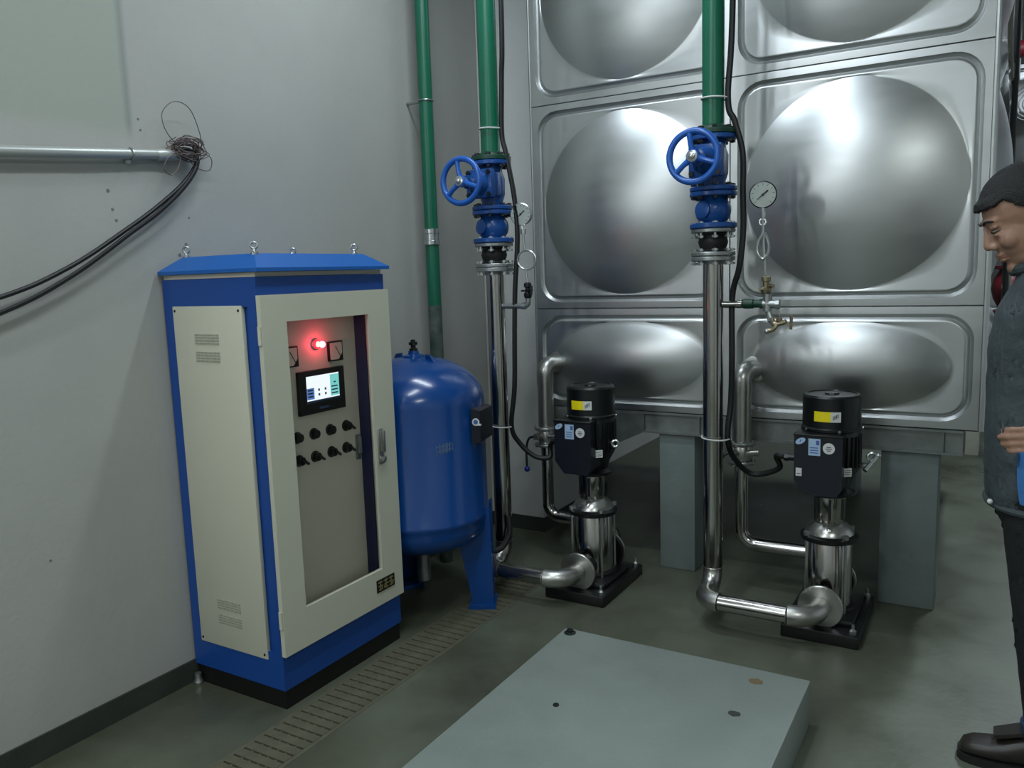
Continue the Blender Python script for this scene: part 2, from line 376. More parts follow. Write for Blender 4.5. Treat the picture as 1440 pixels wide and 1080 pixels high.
# ------------------------------------------------------------------ sectional stainless tank
TX0, TX1, TZ0, TD = 0.0, 2.0, .78, 2.0
def rr_hit(th, a, b, r):
    """distance along direction th (in the a:b scaled sense) to a rounded rectangle of half sizes a, b and corner r"""
    dx, dz = cos(th)*a, sin(th)*b
    def sd(k):
        qx = abs(dx*k)-(a-r); qz = abs(dz*k)-(b-r)
        return math.hypot(max(qx,0), max(qz,0))+min(max(qx,qz),0)-r
    lo, hi = 0, 2
    for _ in range(40):
        m = (lo+hi)/2
        if sd(m) > 0: hi = m
        else: lo = m
    return dx*lo, dz*lo
def panel_mesh(w, h, ra, rb, depth):
    N = 144; ths = [2*pi*k/N for k in range(N)]; W, H = w/2, h/2
    # snap so the diagonal is sampled exactly
    loops = []
    for i in range(0, 17):                      # dome, seen from outside it bulges towards -y
        k = i/16
        if i == 0: continue
        loops.append([(ra*k*cos(t), -depth*(1-k*k), rb*k*sin(t)) for t in ths])
    loops.append([((ra+.006)*cos(t), .002, (rb+.006)*sin(t)) for t in ths])
    gi = [(.062, .000), (.056, .003), (.050, .009), (.046, .012), (.042, .009), (.036, .002), (.032, -.002), (.026, -.002)]
    base = [((ra+.006)*cos(t), (rb+.006)*sin(t)) for t in ths]
    inner = [rr_hit(t, W-.066, H-.066, .075) for t in ths]
    for k in (.34, .67, 1.0):
        loops.append([(p[0]*(1-k)+q[0]*k, .002*(1-k), p[1]*(1-k)+q[1]*k) for p, q in zip(base, inner)])
    for ins, y in gi:
        loops.append([(q[0], y, q[1]) for q in [rr_hit(t, W-ins, H-ins, .075+.066-ins) for t in ths]])
    out = []
    for t in ths:
        dx, dz = cos(t)*W, sin(t)*H; k = min(W/abs(dx) if abs(dx) > 1e-9 else 9, H/abs(dz) if abs(dz) > 1e-9 else 9); out.append((dx*k, dz*k))
    loops.append([(q[0]*(1-.003/W), -.001, q[1]*(1-.003/H)) for q in out])
    loops.append([(q[0]*(1-.0008/W), .004, q[1]*(1-.0008/H)) for q in out])
    vs = [(0, -depth, 0)]; fs = []
    for l in loops: vs += l
    for k in range(N): fs.append((0, 1+k, 1+(k+1)%N))
    for i in range(len(loops)-1):
        a, c = 1+i*N, 1+(i+1)*N
        for k in range(N): fs.append((a+k, a+(k+1)%N, c+(k+1)%N, c+k))
    me = bpy.data.meshes.new('tank_panel'); me.from_pydata(vs, [], fs); me.materials.append(M['tank'])
    bm = bmesh.new(); bm.from_mesh(me); bmesh.ops.recalc_face_normals(bm, faces=bm.faces); bm.to_mesh(me); bm.free()
    me.polygons.foreach_set('use_smooth', [True]*len(me.polygons)); me.set_sharp_from_angle(angle=rad(28)); me.update(); return me
PAN = panel_mesh(1.0, 1.0, .425, .425, .078); HALF = panel_mesh(1.0, .5, .388, .182, .055)
def build_tank(name, x0, y0, z0, nx, ny, rows, label, sides=('front', 'right')):
    t = thing(name, (x0+nx/2, y0+ny/2, z0), label, 'water tank')
    o = ROOT[t.name]; z = z0
    for h in rows:
        me = PAN if h == 1 else HALF
        spots = [((x0+i+.5, y0, z+h/2), 0) for i in range(nx)]
        if 'right' in sides: spots += [((x0+nx, y0+i+.5, z+h/2), pi/2) for i in range(ny)]
        for p, r in spots:
            ob = bpy.data.objects.new('tank_panel', me); COL.objects.link(ob); ob.parent = t; ob.location = Vector(p)-o; ob.rotation_euler = (0, 0, r)
        z += h
    MB().box((x0+.003, y0+.016, z0), (x0+nx-.016, y0+ny, z)).build('tank_shell', 'tank', t)
    return t, z
tank, TZ1 = build_tank('water_tank', TX0, 0, TZ0, 2, 2, [.5, 1, 1], 'large stainless water tank of domed panels behind both pumps')
b = MB()
b.cyl((TX1+.004, .004, TZ0), (TX1+.004, .004, TZ1), .012, 10); b.build('corner_strip', 'tank', tank)
MB().cyl((TX0-.002, .006, TZ0), (TX0-.002, .006, TZ1), .008, 10).build('corner_strip', 'tank', tank)
b = MB(); b.tube(spline([(2.03, .25, 3.1), (2.05, .5, 2.75), (2.04, .8, 2.5), (2.07, 1.3, 2.15), (2.09, 1.6, 1.75), (2.09, 1.7, 1.2)]), .012, 8)
b.build('vent_hose', 'pipe', tank, label='thin bright hose down the tank side')
for y in (1.1, 1.45):
    MB().cyl((2.07, y, TZ0+.1), (2.07, y, TZ1+.1), .016, 8).build('ladder_rail', 'black', tank, label='black ladder rail')
for k in range(8):
    MB().cyl((2.07, 1.1, TZ0+.25+.3*k), (2.07, 1.45, TZ0+.25+.3*k), .01, 8).build('ladder_rung', 'black', tank)

# steel channel under the tank and its concrete piers
t = thing('channel_beam', (1.0, 0, .675), 'grey galvanised steel channel under the front edge of the tank', 'beam')
b = MB(); b.box((.02, .012, .675), (1.945, .020, .778)); b.build('web', 'beam', t)
MB().box((.02, -.006, .768), (1.945, .10, .778)).build('flange', 'beam', t); MB().box((.02, -.006, .675), (1.945, .10, .685)).build('flange', 'beam', t)
b = MB(); b.prism([(.02,-.010,.768), (.02,-.010,.60), (.42,-.010,.60), (.585,-.010,.678), (.585,-.010,.768)], (0, .010, 0)); b.build('haunch_plate', 'beam', t)
for x in (.735, 1.75):
    b = MB(); b.box((x+.12, -.006, .685), (x+.126, .012, .768)); b.build('stiffener', 'beam', t)
tag(MB().box((1.952, -.004, .682), (2.0, .10, .778), 0, .003).build('packing_block', 'wood', origin=(1.976, .05, .682)), 'pale square packing block at the right end of the tank channel', 'block')
tag(MB().box((.655, .012, 0), (.832, .262, .674), 0, .006).build('concrete_pier', 'pier', origin=(.74, .13, 0)), 'grey painted concrete pier under the tank between the two pumps', 'pier', 'tank piers')
tag(MB().box((1.643, .012, 0), (1.861, .212, .674), 0, .006).build('concrete_pier', 'pier', origin=(1.75, .11, 0)), 'grey painted concrete pier under the tank right of the right pump', 'pier', 'tank piers')
tag(MB().box((.02, 1.7, 0), (.22, 1.95, .674), 0, .006).build('concrete_pier', 'pier', origin=(.1, 1.8, 0)), 'concrete pier deep in the shade under the left rear of the tank', 'pier', 'tank piers')
tag(MB().box((1.12, 1.7, 0), (1.32, 1.95, .674), 0, .006).build('concrete_pier', 'pier', origin=(1.2, 1.8, 0)), 'concrete pier deep in the shade behind the right suction pipe', 'pier', 'tank piers')
MB().box((.02, 1.72, .674), (1.95, 1.80, .778)).build('cross_beam', 'beam', t)

# ------------------------------------------------------------------ control cabinet
CX0, CX1, CY0, CY1, CZ0, CZ1 = -.464, 0.0, -1.842, -1.210, .07, 1.479
t = thing('control_cabinet', ((CX0+CX1)/2, (CY0+CY1)/2, 0), 'blue and cream electrical control cabinet with a glazed door', 'cabinet')
cab = t
b = MB(); e = .045
for (xa, ya) in ((CX0, CY0), (CX1-e, CY0), (CX0, CY1-e), (CX1-e, CY1-e)): b.box((xa, ya, .20), (xa+e, ya+e, CZ1-.095))
b.box((CX0, CY0, CZ1-.095), (CX1, CY1, CZ1)); b.box((CX0, CY0, CZ0), (CX1, CY1, .20))
b.box((CX0+.001, CY0+e, .20), (CX0+.01, CY1-e, CZ1-.095)); b.box((CX0+e, CY1-.01, .20), (CX1-e, CY1-.001, CZ1-.095)); b.box((CX0+e, CY0+.014, .20), (CX1-e, CY0+.02, CZ1-.095))
b.box((-.064, -1.333, .20), (-.001, CY1-.0452, CZ1-.095), 1)
b.build('body', ['bluecab', 'cabin'], t, 30)
b = MB(); b.box((CX0+.006, CY0+.006, 0), (CX1-.006, CY1-.006, CZ0)); b.build('plinth_frame', 'black', t)
MB().lathe((CX0+.022, CY0-.012, 0), (0,0,1), [(.016,0),(.018,.008),(.012,.022),(.012,.04),(0,.042)], 14).build('anchor_foot', 'flangest', t)
# side panel
b = MB(); b.box((-.416, CY0-.004, .170), (-.071, CY0+.012, 1.388), 0, .0025); b.build('side_panel', 'cream', t); sp = t.children[-1]
SPn = [o for o in t.children if o.name.startswith('side_panel')][0]
for z in (1.278, 1.218, .333, .277):
    b = MB()
    for r in range(4):
        for c in range(6):
            x0 = -.308+c*.0205; zz = z-.018+r*.0095; b.box((x0, CY0-.0065, zz), (x0+.0165, CY0-.003, zz+.0048))
    b.build('vent_louvre', 'vent', SPn, 0, origin=ROOT[t.name], stuff=True)
for x in (-.404, -.085):
    for z in (1.372, .186): MB().lathe((x, CY0-.004, z), (0,-1,0), [(.005,0),(.004,.002),(0,.003)], 8).build('screw', 'boltdk', SPn, origin=ROOT[t.name])
# door
DY0, DY1, DZ0, DZ1, DXF = -1.847, -1.208, .198, 1.420, .020
WY0, WY1, WZ0, WZ1 = -1.739, -1.329, .338, 1.330
b = MB()
b.box((.002, DY0, DZ0), (DXF, WY0, DZ1)); b.box((.002, WY1, DZ0), (DXF, DY1, DZ1))
b.box((.002, WY0, DZ0), (DXF, WY1, WZ0)); b.box((.002, WY0, WZ1), (DXF, WY1, DZ1))
b.build('door', 'cream', t, 30); door = [o for o in t.children if o.name == 'door'][0]
o0 = ROOT[t.name]
b = MB(); b.box((.006, WY0-.01, WZ0-.01), (.009, WY1+.01, WZ1+.01)); b.build('pane', 'glass', door, 0, origin=o0)
b = MB(); b.box((DXF, -1.318, .752), (DXF+.006, -1.290, .890), 0, .003); b.box((DXF+.006, -1.312, .80), (DXF+.024, -1.296, .886), 0, .005)
b.lathe((DXF+.004, -1.304, .772), (1,0,0), [(.014,0),(.014,.014),(.009,.018),(0,.019)], 14); b.build('handle', 'elbow', door, origin=o0)
b = MB(); b.box((DXF, -1.370, .252), (DXF+.003, -1.264, .301))
def stroke(y0, z0, y1, z1, w=.0022):
    y0 = -1.366+y0*.098; y1 = -1.366+y1*.098; z0 = .256+z0*.041; z1 = .256+z1*.041
    b.box((DXF+.003, min(y0,y1)-w, min(z0,z1)-w), (DXF+.0042, max(y0,y1)+w, max(z0,z1)+w), 1)
for off in (.06, .40, .72):                      # brush-like characters in dull gold
    stroke(off, .85, off+.2, .85); stroke(off+.1, .1, off+.1, .9); stroke(off, .5, off+.22, .5); stroke(off+.02, .15, off+.2, .15); stroke(off+(.2 if off != .4 else 0), .15, off+(.2 if off != .4 else 0), .5)
b.build('name_plate', ['black', 'gold'], door, 0, origin=o0, label='small black plate with dull gold characters')
for z in (.33, 1.29): MB().cyl((.012, DY0-.004, z-.03), (.012, DY0-.004, z+.03), .006, 10).build('hinge', 'cream', door, origin=o0)
# inner panel with its instruments
PX = -.050
b = MB(); b.box((PX-.012, CY0+.05, .21), (PX, -1.334, CZ1-.1)); b.build('inner_panel', 'inner', t); ip = [o for o in t.children if o.name == 'inner_panel'][0]
def inst(b, name, m, sharp=35, label=None): return b.build(name, m, ip, sharp, origin=o0, label=label)
for yc in (-1.675, -1.450):                       # two square panel meters
    b = MB(); h = .036
    b.box((PX, yc-h, 1.203-h), (PX+.010, yc+h, 1.203+h)); b.box((PX+.010, yc-h+.005, 1.203-h+.005), (PX+.0108, yc+h-.005, 1.203+h-.005), 1)
    b.prism([(PX+.0108, yc+h-.003, 1.203-h+.003), (PX+.0108, yc+h-.003, 1.203-h+.03), (PX+.0108, yc+h-.026, 1.203-h+.003)], (.001, 0, 0), 0)
    b.prism([(PX+.0108, yc+h-.010, 1.203-h+.010), (PX+.0108, yc+h-.013, 1.203-h+.010), (PX+.0108, yc-.005, 1.203+.018), (PX+.0108, yc-.002, 1.203+.018)], (.001, 0, 0), 0)
    inst(b, 'panel_meter', ['black', 'inner'], 0)
b = MB(); b.lathe((PX, -1.545, 1.236), (1,0,0), [(.020,0),(.020,.006),(.016,.008)], 20); b.lathe((PX+.008, -1.545, 1.236), (1,0,0), [(.017,0),(.016,.004),(.011,.007),(0,.008)], 20, 1)
b.lathe((PX+.0135, -1.545, 1.236), (1,0,0), [(.0125,0),(.009,.003),(0,.004)], 16, 2)
inst(b, 'pilot_lamp', ['bolt', 'redglow', 'hotglow'], label='lit red pilot lamp')
pl = bpy.data.lights.new('pilot_lamp_glow', 'POINT'); pl.energy = .28; pl.color = (1, .06, .12); pl.shadow_soft_size = .012
plo = bpy.data.objects.new('pilot_lamp_glow', pl); COL.objects.link(plo); plo.location = (PX+.036, -1.545, 1.236)
b = MB(); sy0, sy1, sz0, sz1 = -1.650, -1.418, .990, 1.146
b.box((PX, sy0, sz0), (PX+.014, sy1, sz1), 0, .003)
dy0, dy1, dz0, dz1 = sy0+.036, sy1-.032, sz0+.042, sz1-.020; X = PX+.0142
def ui(y0, y1, z0, z1, mi, k=.0004):
    Y = lambda u: dy0+(dy1-dy0)*u; Z = lambda u: dz0+(dz1-dz0)*u
    b.box((X, Y(y0), Z(z0)), (X+k, Y(y1), Z(z1)), mi)
ui(0, 1, 0, 1, 1); ui(0, .22, .12, .55, 2, .0006); ui(.72, 1, .12, .95, 3, .0006); ui(0, 1, 0, .07, 4, .0006)
for z in (.2, .33, .46): ui(.75, .95, z, z+.05, 4, .0008)
for y in (.34, .54):
    for z in (.22, .4): ui(y, y+.05, z, z+.09, 4, .0008)
for z in (.2, .32, .44): ui(.03, .18, z, z+.06, 4, .0008)
ui(.83, .9, .62, .67, 4, .0008)
b.box((X-.0002, (sy0+sy1)/2-.02, sz0+.014), (X+.0003, (sy0+sy1)/2+.025, sz0+.021), 4)
inst(b, 'touch_screen', ['black', 'scr_white', 'scr_blue', 'scr_teal', 'scr_dark'], 0, 'lit touch screen in black bezel')
for r, (z, ys) in enumerate(((.917, (-1.662, -1.581, -1.498, -1.412)), (.834, (-1.660, -1.581, -1.497, -1.418)))):
    for k, y in enumerate(ys):
        b = MB(); b.lathe((PX, y, z), (1,0,0), [(.021,0),(.021,.004),(.016,.006),(.0155,.020),(.013,.022),(0,.022)], 18)
        if r == 1 or k == 3: b.prism([V(PX+.02, y-.010, z+.008), V(PX+.02, y-.006, z+.013), V(PX+.02, y+.022, z-.010), V(PX+.02, y+.018, z-.016)], (.012, 0, 0))
        inst(b, 'selector_knob' if (r == 1 or k == 3) else 'push_button', 'black')
b = MB(); b.box((PX, -1.366, .775), (PX+.006, -1.343, .872), 0, .002); b.box((PX+.006, -1.362, .80), (PX+.020, -1.347, .866), 0, .004); inst(b, 'inner_handle', 'flangest')
# roof
b = MB(); ov = .012; zr = 1.496
lo = [(CX0-.004, CY0-ov, zr), (CX1+ov+.012, CY0-ov, zr), (CX1+ov+.012, CY1+ov, zr), (CX0-.004, CY1+ov, zr)]
mid = [(x, y, zr+.012) for x, y, z in lo]
hi = [(CX0+.055, CY0+.05, 1.556), (CX1-.05, CY0+.05, 1.556), (CX1-.05, CY1-.05, 1.556), (CX0+.055, CY1-.05, 1.556)]
b.add(lo+mid+hi, [(3,2,1,0), (8,9,10,11)]+[(i,(i+1)%4,(i+1)%4+4,i+4) for i in range(4)]+[(i+4,(i+1)%4+4,(i+1)%4+8,i+8) for i in range(4)])
b.build('roof', 'blueroof', t, 10)
b = MB()
for x in (CX0+.05, CX1-.05):
    for y in (CY0+.05, CY1-.05): b.box((x-.012, y-.012, CZ1), (x+.012, y+.012, zr))
b.box((CX0+.004, CY0+.006, CZ1+.001), (CX1-.006, CY1-.006, zr-.001)); b.build('roof_spacer', 'inner', t)
for x, y, z in ((CX0+.065, CY0+.06, 1.556), (CX1-.055, CY0+.055, 1.556), (CX0+.065, CY1-.07, 1.556), (CX1-.075, CY1-.07, 1.556)):
    b = MB(); b.lathe((x, y, z-.02), (0,0,1), [(.012,0),(.012,.024),(.007,.027),(.006,.034),(0,.035)], 12); b.torus((x, y, z+.026), (.6, -.8, 0), .0105, .004, 18, 8); b.build('lifting_eye', 'bolt', t)

# ------------------------------------------------------------------ blue pressure vessel
ax, ay, R = -.118, -.890, .297
t = thing('pressure_vessel', (ax, ay, 0), 'blue domed pressure vessel on legs behind the control cabinet', 'pressure vessel')
prof = [(0,.262)]
for k in range(1, 9):
    a = pi/2*k/8; prof.append((R*sin(a), .395-.133*cos(a)))
prof += [(R,.42), (R+.004,.425), (R+.004,.445), (R,.45), (R,.93)]
for k in range(1, 13):
    a = pi/2*k/12; prof.append((R*cos(a) if k < 12 else 0, .93+.195*sin(a)))
MB().lathe((ax, ay, 0), (0,0,1), prof, 56).build('vessel_shell', 'bluetank', t, 40)
for deg in (28, 148, 242):
    a = rad(deg); d = V(cos(a), sin(a), 0); s = V(-sin(a), cos(a), 0); c = V(ax, ay, 0)
    r0 = R-.055
    P = lambda u, r, z: c+d*r+s*u+V(0, 0, z)
    b = MB()
    b.prism([P(-.075, R+.004, .46), P(.075, R+.004, .46), P(.055, r0+.070, .02), P(-.055, r0+.070, .02)], d*-.010)
    for sg in (-1, 1): b.prism([P(sg*.075, R+.012, .47), P(sg*.055, r0+.070, .02), P(sg*.055, r0-.020, .02), P(sg*.070, R-.13, .33)], s*(-sg*.008))
    b.prism([P(-.07, r0+.08, .0025), P(.07, r0+.08, .0025), P(.07, r0-.04, .0025), P(-.07, r0-.04, .0025)], (0, 0, .0175))
    b.build('leg', 'bluetank', t)
b = MB(); b.lathe((ax, ay, 1.118), (0,0,1), [(.05,0),(.048,.010),(.024,.016),(.022,.03)], 20); b.build('top_boss', 'bluetank', t)
b = MB(); b.lathe((ax, ay, 1.145), (0,0,1), [(.018,0),(.018,.012),(.011,.014),(.011,.026),(.019,.028),(.019,.04),(.010,.042),(.010,.05),(0,.052)], 12); b.build('air_valve', 'black', t)
for deg in (15, 195):
    a = rad(deg-30); d = V(cos(a), sin(a), 0); s = V(-sin(a), cos(a), 0); c = V(ax, ay, 0)+d*.10
    b = MB(); b.prism([c+V(0,0,1.09)-d*.02, c+V(0,0,1.135)-d*.02, c+V(0,0,1.13)+d*.012, c+d*.06+V(0,0,1.075)], s*.012); b.build('lifting_lug', 'bluetank', t)
a = rad(14); d = V(cos(a), sin(a), 0); s = V(-sin(a), cos(a), 0); c = V(ax, ay, 0)
b = MB()
def pc(u, r, z): return c+d*r+s*u+V(0,0,z)
b.prism([pc(-.10, R-.01, .765), pc(-.10, R+.030, .775), pc(-.10, R+.030, .905), pc(-.10, R-.01, .915)], s*.16)
b.build('name_plate_bracket', 'box', t, 30)
b = MB(); n_ = (d*.25-s).normalized()
e_ = s
b.lathe(pc(-.101, R+.012, .86), -s, [(.016,0),(.016,.002),(0,.002)], 14); b.lathe(pc(-.1035, R+.012, .86), -s, [(.010,0),(.010,.0005),(0,.0005)], 12, 1)
b.box(pc(-.103, R+.018, .846)-V(.002,.002,0), pc(-.103, R+.034, .853)+V(.002,.002,0))
b.build('round_badge', ['white', 'logo'], t)
# pale script on the shell
b = MB(); a0 = -.62
for k in range(4):
    aa = a0+k*.052
    for (du, z0, z1) in ((-.012,.745,.785), (.012,.748,.782), (0,.75,.79)):
        p = lambda u, z: V(ax+(R+.0014)*cos(aa+u/R), ay+(R+.0014)*sin(aa+u/R), z)
        b.quad(p(du-.0025, z0+k*.002), p(du+.0025, z0+k*.002), p(du+.0025, z1+k*.002), p(du-.0025, z1+k*.002))
    for z in (.757, .776):
        for u0 in (-.014, -.005, .004): b.quad(p(u0, z+k*.002), p(u0+.009, z+k*.002), p(u0+.009, z+.005+k*.002), p(u0, z+.005+k*.002))
b.build('painted_mark', 'mark', t, 0, label='faded pale lettering')
b = MB(); b.tube(spline([(ax+.05, ay+.1, .30), (ax+.12, ay+.18, .24), (.10, -.62, .20), (.13, -.56, .26), (.12, -.54, .34)]), .014, 10); b.build('connection_hose', 'rubber', t)
b = MB(); b.lathe((ax, ay, .12), (0,0,1), [(.03,0),(.03,.15)], 14); b.build('bottom_nozzle', 'flangest', t)

# ------------------------------------------------------------------ thin green pipe by the left wall
gx, gy = -.362, -.385
t = thing('green_supply_pipe', (gx, gy, 0), 'slim dark green pipe up the grey wall behind the blue vessel', 'pipe')
MB().cyl((gx, gy, 1.32), (gx, gy, CEIL), .0335, 20).build('tube', 'green', t)
MB().cyl((gx, gy, .0), (gx, gy, 1.32), .0335, 20).build('lower_tube', 'greendirty', t, label='grimy lower length of green pipe')
MB().lathe((gx, gy, 1.615), (0,0,1), [(.036,0),(.042,.003),(.042,.020),(.038,.022),(.038,.055),(.042,.057),(.042,.076),(.036,.08)], 24).build('union_fitting', 'bolt', t, label='silver union fitting')
for z in (2.3, 3.2):
    b = MB(); b.torus((gx, gy, z), (0,0,1), .036, .004, 24, 8); b.cyl((gx-.034, gy, z), (XW+.001, gy, z), .008, 8); b.build('wall_clip', 'flangest', t)

# ------------------------------------------------------------------ pumps
def flange(b, c, d, r, th, n=28, ri=None, mi=0, nb=0, rb=.009, mib=1, blen=.05, pcd=.8):
    c = Vector(c); u, w, d = frame(d)
    b.lathe(c, d, [(r*.97,0),(r,.003),(r,th-.003),(r*.97,th)], n, mi)
def bolts(c, d, pcd, nb, t0, t1, mat_, parent, r=.007, name='bolt', ph=.0):
    u, w, d = frame(d); c = Vector(c)
    for k in range(nb):
        a = 2*pi*(k+.5)/nb+ph; p = c+(u*cos(a)+w*sin(a))*pcd
        b = MB(); b.cyl(p+d*(t0-.010), p+d*(t1+.010), r*.62, 8)
        b.lathe(p+d*(t0-.008), d, [(r*1.5,0),(r*1.5,.008)], 6); b.lathe(p+d*t1, d, [(r*1.5,0),(r*1.5,.008)], 6)
        b.build(name, mat_, parent)
def make_pump(x, y, label, right):
    t = thing('booster_pump', (x, y, 0), label, 'pump', 'vertical booster pumps')
    W = lambda a, b_, c: (x+a, y+b_, c)
    b = MB(); b.box(W(-.140, -.230, 0), W(.150, .230, .050), 0, .006); b.box(W(-.115, -.150, .048), W(.12, .150, .075), 0, .012); b.build('base_plate', 'black', t)
    b = MB(); b.lathe(W(0,0,.058), (0,0,1), [(.104,0),(.108,.01),(.104,.03),(.092,.036)], 36); b.cyl(W(0,-.155,.125), W(0,.155,.125), .052, 24); b.build('pump_foot', 'black', t)
    for sy in (-1, 1):
        b = MB(); flange(b, W(0, sy*.150, .125), (0, sy, 0), .078, .014); b.build('port_flange', 'black', t)
        b = MB(); flange(b, W(0, sy*.1645, .125), (0, sy, 0), .086, .014); b.build('loose_flange', 'elbow', t, label='satin steel loose flange')
    for sx in (-.115, .125):
        for sy in (-.2, .2):
            b = MB(); b.cyl(W(sx, sy, .050), W(sx, sy, .088), .006, 8); b.lathe(W(sx, sy, .050), (0,0,1), [(.014,0),(.014,.012),(.006,.02)], 6); b.build('foot_bolt', 'bolt', t)
    MB().lathe(W(0,0,.09), (0,0,1), [(.087,0),(.089,.002),(.089,.262),(.087,.265)], 40).build('pump_sleeve', 'pipe', t, label='polished stainless sleeve')
    for k in range(4):
        a = pi/4+k*pi/2; p = (cos(a)*.104, sin(a)*.104)
        b = MB(); b.cyl(W(p[0], p[1], .07), W(p[0], p[1], .395), .006, 8); b.lathe(W(p[0], p[1], .378), (0,0,1), [(.013,0),(.013,.016),(.006,.018)], 6); b.build('stay_bolt', 'bolt', t)
    MB().lathe(W(0,0,.350), (0,0,1), [(.094,0),(.110,.006),(.112,.024),(.100,.032)], 36).build('head_ring', 'black', t)
    b = MB(); b.lathe(W(0,0,.376), (0,0,1), [(.096,0),(.094,.012),(.080,.032),(.064,.048),(.052,.056)], 32)
    b.lathe(W(.012,-.074,.406), (.1,-.8,.6), [(.011,0),(.011,.012),(.006,.014),(0,.015)], 6); b.build('pump_head', 'elbow', t, label='satin steel pump head with plug')
    MB().lathe(W(0,0,.425), (0,0,1), [(.058,0),(.060,.003),(.060,.120),(.058,.122)], 30).build('coupling_guard', 'pipe', t, label='polished coupling guard')
    b = MB()
    for a in (-2.3, -1.4, -.5): b.box(W(.0608*cos(a)-.005, .0608*sin(a)-.004, .445), W(.0608*cos(a)+.005, .0608*sin(a)+.004, .53))
    b.build('guard_slot', 'black', t, 0)
    # motor
    b = MB(); b.lathe(W(0,0,.536), (0,0,1), [(.066,0),(.092,.010),(.094,.020),(.072,.034),(.082,.072),(.104,.110),(.108,.118),(.108,.270),(.103,.278)], 40); b.build('motor_body', 'motor', t)
    b = MB()
    for k in range(30):
        a = 2*pi*k/30; cc, ss = cos(a), sin(a); q = [(.104, .004), (.115, .0025), (.115, -.0025), (.104, -.004)]
        b.prism([V(*W(r*cc-u*ss, r*ss+u*cc, .665)) for r, u in q], (0, 0, .125))
    b.build('cooling_fin', 'motor', t, 0, stuff=True)
    b = MB(); b.lathe(W(0,0,.808), (0,0,1), [(.112,0),(.1145,.003),(.1145,.012),(.110,.016),(.110,.134),(.104,.142),(.092,.144),(.090,.140),(.028,.140),(.026,.146),(0,.147)], 44); b.build('fan_cover', 'motor', t)
    for a in (-2.35, -1.15, .2, 1.6): MB().lathe(W(.1145*cos(a), .1145*sin(a), .815), (cos(a), sin(a), 0), [(.006,0),(.006,.004),(0,.005)], 8).build('cover_screw', 'bolt', t)
    # electronics box on the front left of the motor, chamfered at the foot
    bx0, bx1, by0, by1, bz0, bz1 = -.112, .066, -.152, -.02, .566, .806
    b = MB(); b.prism([W(bx0, by0, bz1), W(bx1, by0, bz1), W(bx1, by0, bz0+.03), W(bx1-.02, by0, bz0), W(bx0+.045, by0, bz0), W(bx0, by0, bz0+.055)], (0, by1-by0, 0))
    b.build('terminal_box', 'box', t)
    b = MB(); b.box(W(bx0-.003, by0-.004, bz1-.006), W(bx1+.003, by1, bz1+.002), 0, .002); b.build('box_lid', 'motor', t)
    yf = by0-.0006
    def plate(name, x0, x1, z0, z1, m, label=None):
        return MB().box(W(x0, yf-.0012, z0), W(x1, yf+.0006, z1)).build(name, m, t, 0, label=label)
    # blue oval logo sticker, tilted
    n = 20; ca, sa = cos(.5), sin(.5)
    b = MB(); b.prism([W(-.088+.020*cos(2*pi*k/n)*ca-.011*sin(2*pi*k/n)*sa, yf, .780+.020*cos(2*pi*k/n)*sa+.011*sin(2*pi*k/n)*ca) for k in range(n)], (0, -.0012, 0))
    b.prism([W(-.092, yf-.0012, .776), W(-.088, yf-.0012, .776), W(-.084, yf-.0012, .786), W(-.088, yf-.0012, .786)], (0, -.0004, 0), 1)
    b.build('logo_sticker', ['bluelabel', 'logo'], t, 0)
    b = MB(); b.box(W(-.058, yf-.0012, .726), W(-.014, yf, .792)); b.box(W(-.030, yf-.0018, .768), W(-.018, yf-.0012, .786), 1)
    for z in (.735, .745, .755): b.box(W(-.052, yf-.0018, z), W(-.022, yf-.0012, z+.0035), 1)
    b.build('rating_label', ['bluelabel', 'logo'], t, 0)
    b = MB(); b.lathe(W(.017, yf, .757), (0,-1,0), [(.022,0),(.022,.0012),(0,.0012)], 24); b.box(W(.006, yf-.0018, .754), W(.028, yf-.0012, .757), 1); b.box(W(.009, yf-.0018, .761), W(.025, yf-.0012, .764), 1); b.box(W(.010, yf-.0018, .747), W(.024, yf-.0012, .750), 1)
    b.build('round_sticker', ['white', 'ink'], t, 0)
    b = MB()
    b.box(W(-.104, yf-.0012, .640), W(-.082, yf, .672))
    b.box(W(-.100, yf-.0018, .648), W(-.086, yf-.0012, .651), 1)
    if right: b.build('small_label', ['white', 'ink'], t, 0)
    # label low on the round of the motor
    a = -.87; c_ = V(*W(.117*cos(a), .117*sin(a), .655)); s_ = V(-sin(a), cos(a), 0); d_ = V(cos(a), sin(a), 0); up = V(0,0,1)
    b = MB(); b.prism([c_-s_*.018-up*.017, c_+s_*.018-up*.017, c_+s_*.018+up*.017, c_-s_*.018+up*.017], d_*.002)
    for k in (-.009, -.001, .007): b.prism([c_+d_*.002-s_*.014+up*k, c_+d_*.002+s_*.014+up*k, c_+d_*.002+s_*.014+up*(k+.002), c_+d_*.002-s_*.014+up*(k+.002)], d_*.0005, 1)
    b.build('side_label', ['white', 'ink'], t, 0)
    # yellow warning sticker wrapped on the fan cover
    b = MB(); Rr = .1112; A0, A1, A2 = -2.02, -1.44, -1.10; z0, z1 = .852, .892
    def wrap(a0, a1, z0, z1, mi, rr=Rr, n=8):
        for k in range(n):
            p0, p1 = a0+(a1-a0)*k/n, a0+(a1-a0)*(k+1)/n
            b.quad(W(rr*cos(p0), rr*sin(p0), z0), W(rr*cos(p1), rr*sin(p1), z0), W(rr*cos(p1), rr*sin(p1), z1), W(rr*cos(p0), rr*sin(p0), z1), mi)
    wrap(A0, A1, z0, z1, 0); wrap(A1, A2, z0, z1, 1)
    for k in range(4): wrap(A1+.07+.05*k, A1+.10+.05*k, z0+.008+.003*k, z1-.016+.003*k, 2, Rr+.0006, 1)
    b.build('warning_sticker', ['yellow', 'white', 'ink'], t, 40)
